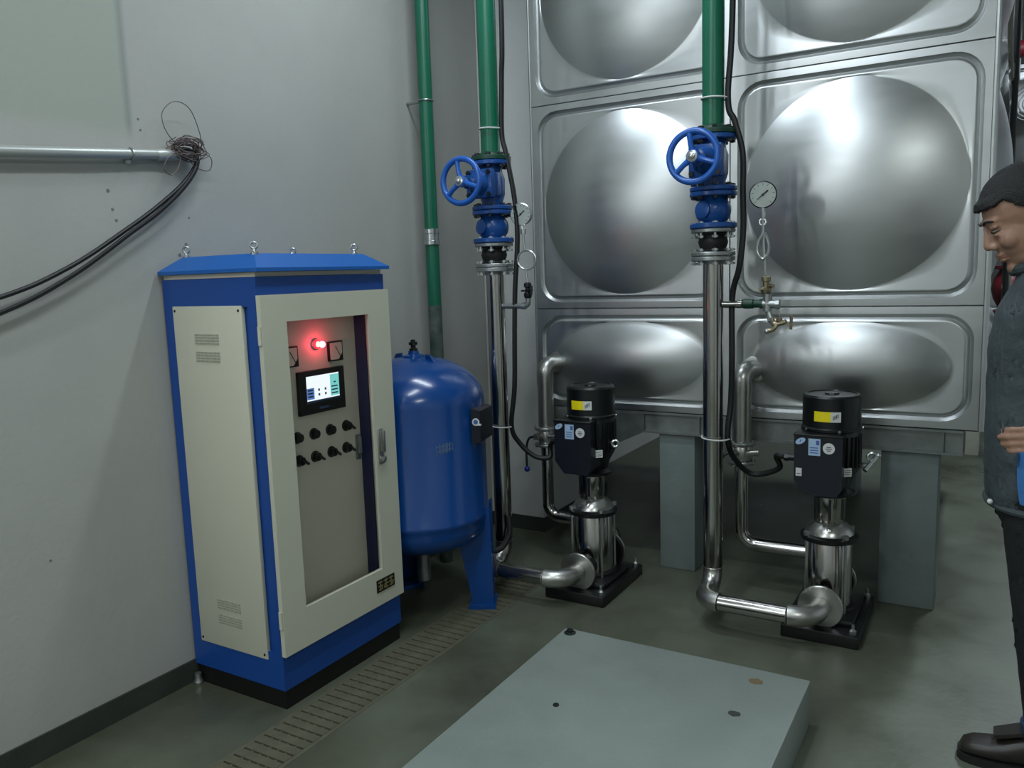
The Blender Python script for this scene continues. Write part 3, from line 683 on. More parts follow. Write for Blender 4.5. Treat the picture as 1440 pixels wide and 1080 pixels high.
    if right:
        b = MB(); b.cyl(W(.105, .01, .665), W(.145, .0, .668), .012, 10); b.cyl(W(.130, -.02, .652), W(.165, .03, .700), .010, 10); b.torus(W(.150, .02, .700), (.3,-1,0), .016, .006, 18, 8); b.sph(W(.172, .035, .704), .011)
        b.build('drain_cock', 'bolt', t, label='bright metal cock behind the motor')
    else:
        b = MB(); b.torus(W(.130, -.03, .695), (.4,-1,0), .014, .006, 18, 8); b.cyl(W(.100, -.02, .695), W(.118, -.028, .695), .007, 8); b.build('lifting_eye', 'bolt', t)
    b = MB(); b.cyl(W(bx0+.002, -.08, .695), W(bx0-.035, -.08, .695), .014, 12); b.lathe(W(bx0-.035, -.08, .695), (-1,0,0), [(.017,0),(.017,.015),(.010,.018)], 8); b.build('cable_gland', 'motor', t)
    return t
P2 = (1.490, -.280); P1 = (.465, -.350)
pump2 = make_pump(*P2, 'vertical stainless pump with black motor, right one, by the right pier', True)
pump1 = make_pump(*P1, 'vertical stainless pump with black motor nearer the blue vessel', False)

# ------------------------------------------------------------------ discharge risers
def make_riser(px, py, rx, ry, dz, tags, s):
    """px,py pump axis; rx,ry riser axis; dz small height shift of the fittings"""
    H = .125; yf = py-.180; r = .0305; rr = .0405
    hy = yf-.125                                   # the horizontal run
    lab = lambda k: tags[k]
    # stainless pipe: flange neck, elbow, run, two elbows, riser
    t = thing('discharge_pipe', (rx, ry, 0), lab('pipe'), 'pipe', 'stainless discharge pipes')
    rb = .095
    p_in = V(px, yf, H)
    e1 = arc((px-rb, yf-.03, H), (rb, 0, 0), (0, -rb, 0)); hy = e1[-1].y
    e2 = arc((rx+.075, hy+.075, H), (0, -.075, 0), (-.075, 0, 0)); ye = ry-.085
    e3 = arc((rx, ry-.085, H+.085), (0, 0, -.085), (0, .085, 0))
    b = MB(); b.tube([p_in]+e1, [.040]*2+[.040]*(len(e1)-1), 24); b.build('elbow', 'elbow', t)
    b = MB(); b.cyl(e1[-1], e2[0], r+.003, 24); b.build('horizontal_run', 'pipe', t)
    b = MB(); b.tube(e2+e3, .0395, 24); b.build('double_bend', 'elbow', t)
    zt = 1.487+dz
    b = MB(); b.cyl(e3[-1], (rx, ry, zt), rr, 28); b.build('riser_tube', 'pipe', t)
    b = MB(); b.torus((rx, ry, H+.087), (0,0,1), .0405, .0022, 28, 6); b.torus(e1[-1]-V(.002,0,0), (1,0,0), .0385, .002, 28, 6); b.build('weld_bead', 'elbow', t)
    b = MB(); b.lathe((rx, ry, zt-.012), (0,0,1), [(.045,0),(.048,.012)], 28); flange(b, (rx, ry, zt), (0,0,1), .086, .018); b.build('top_flange', 'flangest', t)
    # rubber joint
    t2 = thing('rubber_joint', (rx, ry, zt+.02), lab('joint'), 'pipe joint', 'rubber expansion joints')
    b = MB(); flange(b, (rx, ry, zt+.020), (0,0,1), .087, .016); b.build('lower_flange', 'flangest', t2)
    b = MB(); b.lathe((rx, ry, zt+.034), (0,0,1), [(.054,0),(.056,.006),(.050,.014),(.056,.03),(.059,.041),(.056,.052),(.050,.068),(.056,.076),(.054,.082)], 30); b.build('sleeve', 'rubber', t2)
    b = MB(); flange(b, (rx, ry, zt+.112), (0,0,1), .087, .016); b.build('upper_flange', 'flangest', t2)
    bolts((rx, ry, zt), (0,0,1), .0735, 8, -.006, .040, 'bolt', t2, .0085); bolts((rx, ry, zt+.110), (0,0,1), .0735, 8, -.010, .036, 'bolt', t2, .0085)
    # check valve
    t3 = thing('check_valve', (rx, ry, zt+.13), lab('check'), 'valve', 'ball check valves'); z = zt+.129
    b = MB(); flange(b, (rx, ry, z), (0,0,1), .092, .020); b.build('lower_flange', 'bluevalve', t3)
    b = MB(); b.lathe((rx, ry, z+.018), (0,0,1), [(.050,0),(.054,.008),(.066,.026),(.070,.045),(.070,.062),(.064,.080),(.056,.090),(.054,.108)], 32)
    b.lathe((rx-.02, ry-.055, z+.07), (-.35,-1,.1), [(.034,0),(.034,.014),(.024,.018),(0,.019)], 18); b.build('body', 'bluevalve', t3)
    b = MB(); flange(b, (rx, ry, z+.124), (0,0,1), .092, .018); b.build('upper_flange', 'bluevalve', t3)
    # gate valve
    t4 = thing('gate_valve', (rx, ry, z+.145), lab('gate'), 'valve', 'blue gate valves'); z4 = z+.1445
    b = MB(); flange(b, (rx, ry, z4), (0,0,1), .092, .018); b.build('lower_flange', 'bluevalve', t4)
    bolts((rx, ry, z4), (0,0,1), .075, 8, -.022, .020, 'boltdk', t4, .008)
    top = 1.958+dz
    b = MB(); b.lathe((rx, ry, z4+.017), (0,0,1), [(.050,0),(.048,.02),(.058,.05),(.060,.12),(.050,.145),(.048,top-z4-.017)], 28)
    b.box((rx-.058, ry-.075, z4+.055), (rx+.058, ry-.0, z4+.165), 0, .014); b.build('body', 'bluevalve', t4)
    zc = z4+.110
    b = MB(); b.box((rx-.066, ry-.090, zc-.062), (rx+.066, ry-.074, zc+.062), 0, .006); b.box((rx-.066, ry-.108, zc-.062), (rx+.066, ry-.091, zc+.062), 0, .006)
    b.lathe((rx, ry-.106, zc), (0,-1,0), [(.052,0),(.046,.02),(.030,.045),(.026,.07),(.030,.074),(.030,.09),(.018,.094)], 24); b.build('bonnet', 'bluevalve', t4)
    for sx in (-.052, .052):
        for sz in (-.048, .048):
            b = MB(); b.cyl((rx+sx, ry-.118, zc+sz), (rx+sx, ry-.066, zc+sz), .006, 8); b.lathe((rx+sx, ry-.108, zc+sz), (0,-1,0), [(.011,0),(.011,.008)], 6); b.build('bonnet_bolt', 'boltdk', t4)
    MB().cyl((rx, ry-.195, zc), (rx, ry-.268, zc), .010, 12).build('stem', 'bolt', t4)
    hw = V(rx, ry-.245, zc)
    b = MB(); b.torus(hw, (0,-1,0), .092, .0125, 44, 12)
    b.lathe(hw+V(0,.02,0), (0,-1,0), [(.024,0),(.026,.01),(.024,.034),(.018,.036)], 20)
    for k in range(3):
        a = rad(100+120*k); e = V(cos(a), 0, sin(a)); b.tube([hw+e*.018, hw+V(0,-.006,0)+e*.05, hw+e*.088], [.012, .010, .011], 10)
    b.build('handwheel', 'bluewheel', t4)
    MB().lathe(hw+V(0,-.015,0), (0,-1,0), [(.021,0),(.021,.004),(.013,.006),(.013,.014),(.007,.017),(0,.018)], 12).build('wheel_nut', 'bolt', t4)
    b = MB(); flange(b, (rx, ry, top-.002), (0,0,1), .090, .018); b.build('upper_flange', 'bluevalve', t4)
    # green plastic riser
    t5 = thing('green_riser_pipe', (rx, ry, top+.02), lab('green'), 'pipe', 'green rising mains')
    b = MB(); flange(b, (rx, ry, top+.0175), (0,0,1), .090, .020); b.build('flange', 'greendk', t5)
    b = MB(); b.lathe((rx, ry, top+.037), (0,0,1), [(.060,0),(.056,.012),(.0445,.02)], 28); b.build('stub_end', 'greendk', t5)
    MB().cyl((rx, ry, top+.04), (rx, ry, CEIL), .0425, 28).build('tube', 'green', t5)
    bolts((rx, ry, top), (0,0,1), .074, 8, -.004, .040, 'boltdk', t5, .008)
    tie = MB(); tie.torus((rx+.006, ry, 2.115+dz), (.05,0,1), .052, .0035, 30, 6); tag(tie.build('cable_tie', 'tie', origin=(rx, ry, 2.115+dz)), lab('tie_up'), 'cable tie', 'white cable ties')
    tie = MB(); tie.torus((rx+.010, ry, .765), (.05,0,1), .056, .0032, 30, 6); tag(tie.build('cable_tie', 'tie', origin=(rx, ry, .765)), lab('tie_low'), 'cable tie', 'white cable ties')
    return t
T2 = dict(pipe='stainless discharge pipe rising from the right pump, double elbow at floor', joint='black rubber joint between zinc flanges on the riser before the tank middle',
          check='blue ball check valve below the gate valve before the tank middle', gate='blue gate valve with handwheel on the riser before the tank middle',
          green='thick green pipe rising above the gate valve before the tank middle', tie_up='white cable tie round the green pipe before the tank middle', tie_low='thin white tie low on the stainless riser of the right pump')
T1 = dict(pipe='stainless discharge pipe rising from the left pump beside the blue vessel', joint='black rubber joint between zinc flanges on the riser left of the tank',
          check='blue ball check valve below the gate valve left of the tank', gate='blue gate valve with handwheel on the riser left of the tank',
          green='thick green pipe above the gate valve left of the tank', tie_up='white cable tie round the green pipe left of the tank', tie_low='thin white tie low on the stainless riser beside the blue vessel')
R2 = (1.052, -.42); R1 = (.067, -.50)
make_riser(*P2, *R2, 0, T2, 1); make_riser(*P1, *R1, -.012, T1, 1)

# ------------------------------------------------------------------ suction pipes with butterfly valves
def make_suction(px, py, sx, label, vlabel):
    H = .125; yb = py+.180; z0 = 1.0; ys = -.085
    t = thing('suction_pipe', (sx, ys, 0), label, 'pipe', 'suction pipes')
    b = MB(); b.lathe((sx+.028, .004, z0), (0,-1,0), [(.062,0),(.058,.006),(.046,.008)], 24); b.build('wall_collar', 'elbow', t)
    k = V(sx+.028, .004, z0)
    b = MB(); b.tube([k]+fillet([k, (sx, ys, z0), (sx, ys, z0-.09)], .06)[1:], .043, 24); b.build('upper_elbow', 'elbow', t)
    b = MB(); b.cyl((sx, ys, z0-.088), (sx, ys, .685), .041, 24); b.build('upper_tube', 'elbow', t)
    b = MB(); flange(b, (sx, ys, .672), (0,0,1), .062, .014); b.build('flange', 'flangest', t); b = MB(); flange(b, (sx, ys, .586), (0,0,1), .062, .014); b.build('flange', 'flangest', t)
    ye = min(yb+.10, ys+.02); 
    b = MB(); b.tube(fillet([(sx, ys, .59), (sx, ys, .215), (px-.03, ys, .215), (px, ys+.0, .125), (px, yb, H)], .07), .030, 20); b.build('lower_tube', 'pipe', t)
    v = thing('ball_valve', (sx, ys, .60), vlabel, 'valve', 'shutoff valves')
    b = MB(); b.lathe((sx, ys, .602), (0,0,1), [(.045,0),(.052,.02),(.052,.05),(.045,.068)], 20); b.cyl((sx, ys, .636), (sx-.02, ys-.085, .645), .016, 12); b.cyl((sx, ys-.03, .636), (sx+.085, ys-.03, .645), .014, 12); b.build('body', 'elbow', v)
    bolts((sx, ys, .60), (0,0,1), .052, 6, -.014, .084, 'bolt', v, .006)
    b = MB(); b.tube(spline([(sx-.018, ys-.075, .645), (sx-.055, ys-.085, .635), (sx-.072, ys-.085, .58), (sx-.072, ys-.085, .485)]), .006, 8); b.build('lever', 'boltdk', v)
    MB().sph((sx-.072, ys-.085, .475), .015).build('lever_knob', 'bluecap', v, label='blue lever knob')
    return t
make_suction(*P2, 1.080, 'stainless suction pipe from the tank panel down to the right pump', 'steel shutoff valve with blue knob on the right suction pipe')
make_suction(*P1, .086, 'stainless suction pipe from the tank panel down to the left pump', 'steel shutoff valve with blue knob on the left suction pipe')

# ------------------------------------------------------------------ cables along the risers
def cable(pts, r, label, group='motor cables'):
    p = spline(pts, 8); return tag(MB().tube(p, r, 10).build('power_cable', 'cable', origin=pts[-1]), label, 'cable', group)
x, y = R2
cable([(x+.075, y+.02, CEIL-.01), (x+.07, y+.02, 2.5), (x+.058, y, 2.115), (x+.085, y+.0, 2.02), (x+.116, y, 1.90), (x+.118, y, 1.75), (x+.120, y, 1.60), (x+.105, y, 1.46), (x+.072, y+.02, 1.34), (x+.075, y+.01, 1.10), (x+.068, y+.02, .92), (x+.058, y+.01, .765),
       (x+.07, y+.08, .66), (x+.13, y+.14, .59), (x+.24, y+.12, .63), (P2[0]-.20, P2[1]-.06, .69), (P2[0]-.162, P2[1]-.08, .695)], .0118, 'black motor cable down the riser before the tank middle to the right pump')
x, y = R1
cable([(x+.10, y-.03, CEIL-.01), (x+.098, y-.03, 2.6), (x+.075, y-.01, 2.30), (x+.062, y, 2.08), (x+.08, y, 1.99), (x+.115, y, 1.80), (x+.125, y, 1.62), (x+.105, y, 1.40), (x+.095, y, 1.2), (x+.085, y, .95), (x+.062, y, .765),
       (x+.085, y+.03, .68), (x+.15, y+.06, .615), (x+.21, y+.09, .612), (P1[0]-.19, P1[1]-.05, .66), (P1[0]-.152, P1[1]-.08, .695)], .0115, 'black motor cable down the riser left of the tank, looping to the left pump')

# ------------------------------------------------------------------ pressure gauges
def gauge_case(t, c, R, rim):
    n = V(.16, -1, -.05).normalized(); c = Vector(c)
    MB().lathe(c+n*-.032, n, [(R*.8,0),(R*.92,.006),(R,.026),(R,.034),(R*.93,.037),(R*.91,.033)], 36).build('case', rim, t)
    u, w, _ = frame(n)
    b = MB(); b.lathe(c+n*.0, n, [(R*.92,0),(R*.92,.0025)], 36)
    for k in range(11):
        a = rad(-45+27*k); e = u*cos(a)+w*sin(a); g = n.cross(e)
        b.prism([c+n*.0025+e*R*.68-g*.0008, c+n*.0025+e*R*.84-g*.0008, c+n*.0025+e*R*.84+g*.0008, c+n*.0025+e*R*.68+g*.0008], n*.0004, 1)
    b.build('dial', ['dial', 'ink'], t)
    right = V(0,0,1).cross(n)*-1; right = n.cross(V(0,0,1)).normalized()*-1
    e = (V(.9, .14, .75)).normalized(); e = (e-n*e.dot(n)).normalized(); g = n.cross(e)
    b = MB(); b.prism([c+n*.004-e*R*.55-g*.0012, c+n*.004+e*R*.45-g*.003, c+n*.004+e*R*.50, c+n*.004+e*R*.45+g*.003, c+n*.004-e*R*.55+g*.0012], n*.001); b.lathe(c+n*.0035, n, [(.005,0),(.005,.003),(0,.003)], 10); b.build('needle', 'ink', t)
    MB().lathe(c+n*.030*0+n*.0055, n, [(R*.925,0),(R*.925,.0012)], 36).build('glass', 'glass', t)
x, y = R2; y0 = y
t = thing('pressure_gauge', (1.247, y, 1.31), 'round white pressure gauge on coiled siphon tube right of the right riser', 'gauge', 'pressure gauges')
gauge_case(t, (1.247, y, 1.733), .052, 'boltdk')
b = MB(); b.cyl((1.247, y, 1.683), (1.247, y, 1.66), .008, 10); b.lathe((1.247, y, 1.645), (0,0,1), [(.012,0),(.012,.022)], 6); b.torus((1.247, y, 1.630), (0,1,0), .012, .004, 16, 6)
b.build('gauge_nut', 'bolt', t)
pts = [(1.247, y, 1.645), (1.247, y, 1.585), (1.232, y-.004, 1.555), (1.229, y-.008, 1.515), (1.249, y-.010, 1.488), (1.270, y-.004, 1.51), (1.268, y+.006, 1.55), (1.252, y+.006, 1.585), (1.250, y+.004, 1.54), (1.256, y, 1.47), (1.258, y, 1.42)]
MB().tube(spline(pts), .0055, 8).build('siphon_tube', 'bolt', t)
b = MB(); b.lathe((1.262, y, 1.352), (0,0,1), [(.016,0),(.020,.008),(.020,.022),(.013,.028),(.013,.046),(.018,.05),(.018,.066),(.008,.072)], 12); b.cyl((1.262, y, 1.385), (1.295, y-.02, 1.382), .008, 8); b.box((1.238, y-.03, 1.370), (1.262, y-.012, 1.376)); b.build('gauge_cock', 'brass', t)
b = MB(); b.cyl((x+.035, y, 1.315), (1.150, y, 1.315), .012, 14); b.lathe((1.150, y, 1.315), (1,0,0), [(.018,0),(.018,.02),(.013,.022)], 12); b.build('branch_pipe', 'pipe', t)
b = MB(); b.lathe((1.172, y, 1.315), (1,0,0), [(.017,0),(.020,.004),(.020,.040),(.016,.045),(.016,.07)], 14); b.cyl((1.24, y, 1.315), (1.25, y, 1.315), .02, 10); b.build('green_socket', 'greendk', t, label='green plastic socket')
b = MB(); b.cyl((1.268, y, 1.285), (1.268, y, 1.352), .017, 14); b.cyl((1.24, y, 1.315), (1.30, y, 1.312), .017, 14); b.lathe((1.30, y, 1.312), (1,0,0), [(.019,0),(.019,.014),(0,.015)], 8); b.tube(spline([(1.268, y, 1.30), (1.276, y-.002, 1.27), (1.285, y-.01, 1.245)]), .013, 10); b.build('tee', 'flangest', t)
t = thing('water_tap', (1.29, y-.01, 1.235), 'small brass tap hanging below the right gauge branch', 'tap')
b = MB(); b.tube(spline([(1.287, y-.012, 1.258), (1.292, y-.016, 1.245), (1.300, y-.02, 1.236), (1.325, y-.022, 1.240), (1.345, y-.024, 1.246)]), .010, 10)
b.tube(spline([(1.310, y-.02, 1.238), (1.300, y-.026, 1.220), (1.288, y-.028, 1.212), (1.276, y-.03, 1.210)]), [.009]*25, 10); b.lathe((1.318, y-.022, 1.245), (0,0,1), [(.012,0),(.012,.014),(.006,.018),(.006,.024)], 10); b.build('body', 'brass', t)
MB().sph((1.274, y-.03, 1.208), .011).build('spout_tip', 'bolt', t)
b = MB(); b.box((1.342, y-.030, 1.232), (1.366, y-.018, 1.238)); b.cyl((1.362, y-.024, 1.215), (1.364, y-.024, 1.268), .006, 8); b.build('handle', 'brass', t)

x, y = R1
t = thing('pressure_gauge', (.215, y, 1.31), 'round white pressure gauge with ring shaped siphon beside the left riser', 'gauge', 'pressure gauges')
gauge_case(t, (.213, y, 1.722), .050, 'bolt')
b = MB(); b.cyl((.218, y, 1.672), (.222, y, 1.652), .008, 10); b.lathe((.222, y, 1.635), (0,0,1), [(.012,0),(.012,.022)], 6); b.build('gauge_nut', 'bolt', t)
b = MB(); b.cyl((.222, y, 1.64), (.228, y, 1.56), .005, 8); b.torus((.236, y, 1.522), (.2,-1,0), .042, .0045, 32, 8); b.cyl((.232, y, 1.482), (.236, y, 1.42), .005, 8); b.build('siphon_tube', 'bolt', t)
b = MB(); b.lathe((.237, y, 1.352), (0,0,1), [(.013,0),(.018,.008),(.018,.022),(.011,.028),(.011,.046),(.017,.05),(.017,.066),(.007,.072)], 12); b.cyl((.237, y, 1.385), (.268, y-.02, 1.388), .008, 8); b.cyl((.266, y-.02, 1.368), (.268, y-.02, 1.408), .005, 8); b.box((.215, y-.022, 1.382), (.237, y-.010, 1.39)); b.build('gauge_cock', 'boltdk', t)
b = MB(); b.tube(fillet([(x+.035, y, 1.318), (.238, y, 1.318), (.238, y, 1.36)], .02), .012, 12); b.lathe((.205, y, 1.318), (1,0,0), [(.016,0),(.016,.02),(.013,.022)], 10); b.build('branch_pipe', 'flangest', t)

# ------------------------------------------------------------------ conduit, wire tangle and loose cables on the left wall
cxw = XW+.03
t = thing('cable_conduit', (cxw, -2.1, 1.87), 'grey conduit pipe running along the upper left wall', 'conduit')
b = MB(); b.tube([(cxw, -5.5, 1.63), (cxw, -2.9, 1.814), (cxw, -2.348, 1.861), (cxw, -2.089, 1.883), (cxw-.005, -1.81, 1.908)], .017, 14); b.build('tube', 'conduit', t)
b = MB()
for y, z in ((-3.2, 1.789), (-2.7, 1.831), (-1.93, 1.897)):
    b = MB(); b.torus((cxw, y, z), (0,1,.09), .019, .003, 18, 6); b.box((XW, y-.01, z-.03), (XW+.012, y+.01, z-.012)); b.build('saddle', 'bolt', t)
b = MB(); b.lathe((cxw-.006, -1.83, 1.905), (.02,1,.08), [(.019,0),(.021,.02),(.018,.07),(.014,.10)], 14); b.build('open_end', 'conduit', t)
rw = random.Random(4)
t = thing('wire_tangle', (XW+.05, -1.72, 1.92), 'tangle of thin rusty binding wire at the conduit end', 'wire')
c0 = V(XW+.045, -1.715, 1.932)
for k in range(9):
    pts = []; R_ = .035+.03*rw.random(); ph = rw.random()*6; tx = rw.uniform(-.4, .4)
    for i in range(22):
        a = ph+i*.62; q = R_*(1+.25*rw.uniform(-1,1)); pts.append(c0+V(.02*sin(a*1.3+ph)+.01*rw.uniform(-1,1), q*1.15*cos(a), q*.62*sin(a)+tx*.02))
    MB().tube(spline(pts, 4), .0016, 5).build('wire', 'wire', t)
for loop in ([(0,-.03,.0), (.01,-.09,.05), (.01,-.10,.11), (.012,-.05,.155), (.012,.01,.14), (.01,.045,.07), (0,.06,.02)], [(0,-.02,-.01), (.012,-.085,-.03), (.015,-.115,-.075), (.012,-.085,-.095), (.01,-.05,-.06), (0,-.03,-.01)], [(0,.03,0), (.012,.085,-.02), (.012,.075,-.065), (.01,.02,-.06), (0,-.01,-.02)]):
    MB().tube(spline([c0+V(*p) for p in loop], 6), .0016, 5).build('wire', 'wire', t)
def loose(pts, lab): tag(MB().tube(spline(pts), .0075, 8).build('loose_cable', 'cable', origin=(cxw, -2.2, 1.6)), lab, 'cable', 'loose wall cables')
loose([(cxw-.004, -1.80, 1.907), (cxw+.0, -1.72, 1.935), (cxw+.008, -1.675, 1.918), (cxw+.008, -1.690, 1.872), (cxw+.006, -1.750, 1.806), (cxw+.004, -1.852, 1.728), (cxw+.002, -1.955, 1.660), (cxw, -2.170, 1.532), (cxw, -2.394, 1.443), (cxw, -2.75, 1.37), (cxw, -3.2, 1.35)], 'upper of the two black cables drooping from the conduit end')
loose([(cxw-.002, -1.80, 1.903), (cxw+.012, -1.715, 1.922), (cxw+.022, -1.685, 1.905), (cxw+.024, -1.702, 1.858), (cxw+.024, -1.762, 1.790), (cxw+.022, -1.864, 1.706), (cxw+.020, -1.972, 1.636), (cxw+.010, -2.18, 1.500), (cxw+.005, -2.400, 1.398), (cxw, -2.75, 1.30), (cxw, -3.2, 1.26)], 'lower of the two black cables drooping from the conduit end')

# ------------------------------------------------------------------ things beyond the tank
tag(MB().box((1.87, 4.32, 0), (4.83, 5.28, .498), 0, .01).build('concrete_pier', 'pier', origin=(3.3, 4.8, 0)), 'wide concrete base under the far stainless tank', 'pier')
t2, _z = build_tank('water_tank', 1.85, 4.3, .5, 3, 1, [.5, 1, 1], 'second stainless tank far back at the right edge', sides=('front',))
t = thing('fire_alarm_valve', (2.105, 3.0, 0), 'dark red fire water valve and pipe beyond the tank corner', 'valve')
MB().cyl((2.105, 3.0, 0), (2.105, 3.0, 1.5), .045, 20).build('riser', 'red', t)
b = MB(); b.lathe((2.105, 3.0, 1.08), (0,0,1), [(.10,0),(.10,.02),(.06,.03),(.095,.10),(.11,.17),(.095,.24),(.06,.30),(.10,.31),(.10,.33)], 24); b.build('body', 'red', t)
b = MB(); b.tube(fillet([(2.105, 3.0, 1.45), (2.105, 3.0, 1.62), (4.5, 3.0, 1.62)], .09), .045, 18); b.build('header', 'red', t)
tag(MB().cyl((2.07, 3.4, 2.93), (5.1, 3.4, 2.93), .06, 18).build('fire_main', 'red', origin=(3, 3.4, 2.93)), 'dark red main pipe high up beyond the tank corner', 'pipe')
b = MB(); b.lathe((2.105, 2.92, 1.25), (0,-1,0), [(.045,0),(.045,.03),(.02,.04)], 16); b.build('cover', 'red', t)
t = thing('ventilation_unit', (2.35, 3.9, 2.62), 'pale boxy unit with arched grille high beyond the tank', 'fan unit')
b = MB(); b.box((2.06, 3.85, 2.56), (2.66, 4.15, 2.80), 0, .02); b.build('housing', 'lampbody', t)
b = MB()
for k in range(5): b.torus((2.2, 3.84, 2.62), (0,1,0), .03+.025*k, .004, 30, 6)
b.build('grille', 'beam', t)
MB().box((2.08, 3.95, 2.80), (2.12, 3.99, CEIL)).build('hanger', 'beam', t); MB().box((2.58, 3.95, 2.80), (2.62, 3.99, CEIL)).build('hanger', 'beam', t)
#PERSON
from mathutils import noise as mnoise
def limb(b, p0, r0, p1, r1, n=18):
    p0, p1 = Vector(p0), Vector(p1); L = (p1-p0).length; pr = []
    for k in range(0, 6): a = pi/2*(1-k/5); pr.append((r0*cos(a), -r0*sin(a)))
    for k in range(0, 6): a = pi/2*k/5; pr.append((r1*cos(a) if k < 5 else 0, L+r1*sin(a)))
    pr[0] = (0, pr[0][1]); b.lathe(p0, p1-p0, pr, n); return b
def loft(b, secs, n=32, pw=2.0):
    """secs: (x, y, z, rx, ry) horizontal ellipses from bottom to top"""
    vs = []; fs = []
    for x, y, z, rx, ry in secs:
        for k in range(n):
            c, s = cos(2*pi*k/n), sin(2*pi*k/n)
            vs.append((x+rx*math.copysign(abs(c)**(2/pw), c), y+ry*math.copysign(abs(s)**(2/pw), s), z))
    for i in range(len(secs)-1):
        for k in range(n): j = (k+1)%n; fs.append((i*n+k, i*n+j, (i+1)*n+j, (i+1)*n+k))
    fs.append(tuple(range(n-1,-1,-1))); fs.append(tuple((len(secs)-1)*n+k for k in range(n)))
    b.add(vs, fs); return b
def blob(b, name, m, parent, voxel, it, fold=0.0, fs=9.0, label=None):
    o = b.build('blob', m, None, 0, origin=(0,0,0))
    md = o.modifiers.new('r', 'REMESH'); md.mode = 'VOXEL'; md.voxel_size = voxel
    sm = o.modifiers.new('s', 'SMOOTH'); sm.iterations = it; sm.factor = .5
    dg = bpy.context.evaluated_depsgraph_get(); me = bpy.data.meshes.new_from_object(o.evaluated_get(dg)); bpy.data.objects.remove(o)
    org = ROOT[parent.name]
    me.name = name
    for v in me.vertices:
        if fold:
            p = v.co; v.co = p+v.normal*fold*(mnoise.noise(Vector((p.x*fs, p.y*fs, p.z*fs*1.6)))+.5*mnoise.noise(Vector((p.x*fs*2.3+7, p.y*fs*2.3, p.z*fs*3))))
        v.co = v.co-org
    me.polygons.foreach_set('use_smooth', [True]*len(me.polygons)); me.materials.clear(); me.materials.append(M[m]); me.update()
    ob = bpy.data.objects.new(name, me); COL.objects.link(ob); ob.parent = parent
    if label: ob['label'] = label
    return ob
PB = V(2.165, -1.0, 0)
per = thing('person', (2.2, -1.0, 0), 'person in dark jacket standing at the right edge, looking down at hands', 'person')
HS = 1.08; HC = V(2.095, -1.03, 1.572); pitch = rad(25); yaw = rad(13)
_f = V(-1, 0, 0); _l = V(0, -1, 0); _u = V(0, 0, 1)
f0 = _f*cos(yaw)+_l*sin(yaw); l0 = _l*cos(yaw)-_f*sin(yaw)
hf = f0*cos(pitch)-_u*sin(pitch); hu = _u*cos(pitch)+f0*sin(pitch); hl = l0
def H(f, l, u): return HC+(hf*f+hl*l+hu*u)*HS
def ell(b, c, r, n=22):
    t = MB(); t.sph((0,0,0), 1, n)
    b.add([H(c[0]+v.x*r[0], c[1]+v.y*r[1], c[2]+v.z*r[2]) for v in t.v], t.f); return b
b = MB()
ell(b, (-.012,0,.032), (.098,.076,.088)); ell(b, (.028,0,-.03), (.062,.061,.088)); ell(b, (.026,0,-.082), (.052,.050,.040)); ell(b, (.066,0,-.108), (.021,.022,.019))
ell(b, (.074,0,.024), (.019,.050,.014))
for s in (-1, 1):
    ell(b, (.058,s*.038,-.034), (.026,.024,.026)); ell(b, (.092,s*.012,-.040), (.011,.010,.009)); ell(b, (-.012,s*.078,-.012), (.023,.010,.034))
    ell(b, (.077,s*.031,.009), (.013,.019,.006)); ell(b, (.077,s*.031,-.011), (.011,.018,.006))
limb(b, H(.084,0,.014), .009*HS, H(.101,0,-.033), .0125*HS)
ell(b, (.086,0,-.064), (.011,.023,.0065)); ell(b, (.083,0,-.079), (.012,.020,.0075))
limb(b, H(-.02,0,-.06), .060, (2.165,-1.01,1.41), .066)
loft(b, [(2.165,-1,.78,.09,.15), (2.165,-1,.88,.115,.170), (2.16,-1,.98,.105,.150), (2.16,-1,1.08,.10,.142), (2.168,-1,1.22,.112,.165), (2.175,-1,1.33,.108,.180), (2.178,-1,1.40,.078,.140), (2.172,-1.0,1.445,.055,.07)])
ARM = {}
for s, sh, el, wr in ((-1, V(2.185,-1.180,1.355), V(2.300,-1.235,1.10), V(2.205,-1.180,.985)), (1, V(2.185,-.820,1.355), V(2.290,-.765,1.10), V(2.205,-.840,.985))):
    ARM[s] = (sh, el, wr)
    limb(b, sh, .056, el, .040); limb(b, el, .042, wr, .027)
    pd = V(-1, -.18*s*-1*-1, -.12).normalized() if False else V(-1, .05*-s, -.10).normalized()
    pc_ = wr+pd*.055; inn = V(0, -s, 0)              # palm faces inwards
    up = V(0, 0, 1)
    for k in range(4):
        z = .030-.020*k; kn = wr+pd*(.088-.004*abs(k-1))+up*z
        limb(b, wr+up*(z*.55)+pd*.01, .0145, kn, .0115, 10)
        q1 = kn+pd*(.040-.004*abs(k-1))+inn*.006-up*.002; q2 = q1+pd*.017+inn*.018-up*.004; q3 = q2-pd*.004+inn*.020-up*.004
        limb(b, kn, .0095, q1, .0088, 10); limb(b, q1, .0088, q2, .0082, 10); limb(b, q2, .0082, q3, .0072, 10)
    t0 = wr+pd*.03+up*.022+inn*.008; t1 = wr+pd*.066+up*.052+inn*.022; t2 = wr+pd*.100+up*.054+inn*.030; t3 = wr+pd*.122+up*.044+inn*.032
    limb(b, t0, .0140, t1, .0110, 10); limb(b, t1, .0108, t2, .0095, 10); limb(b, t2, .0095, t3, .0080, 10)
LEG = {-1: (V(2.165,-1.092,.86), V(2.182,-1.100,.47), V(2.215,-1.105,.085)), 1: (V(2.165,-.908,.86), V(2.265,-.905,.47), V(2.440,-.900,.085))}
for s, (h_, k_, a_) in LEG.items():
    limb(b, h_, .088, k_, .055); limb(b, k_+V(.008,0,-.03), .055, a_, .036); limb(b, a_+V(.02,0,-.03), .036, a_+V(-.14,0,-.052), .026)
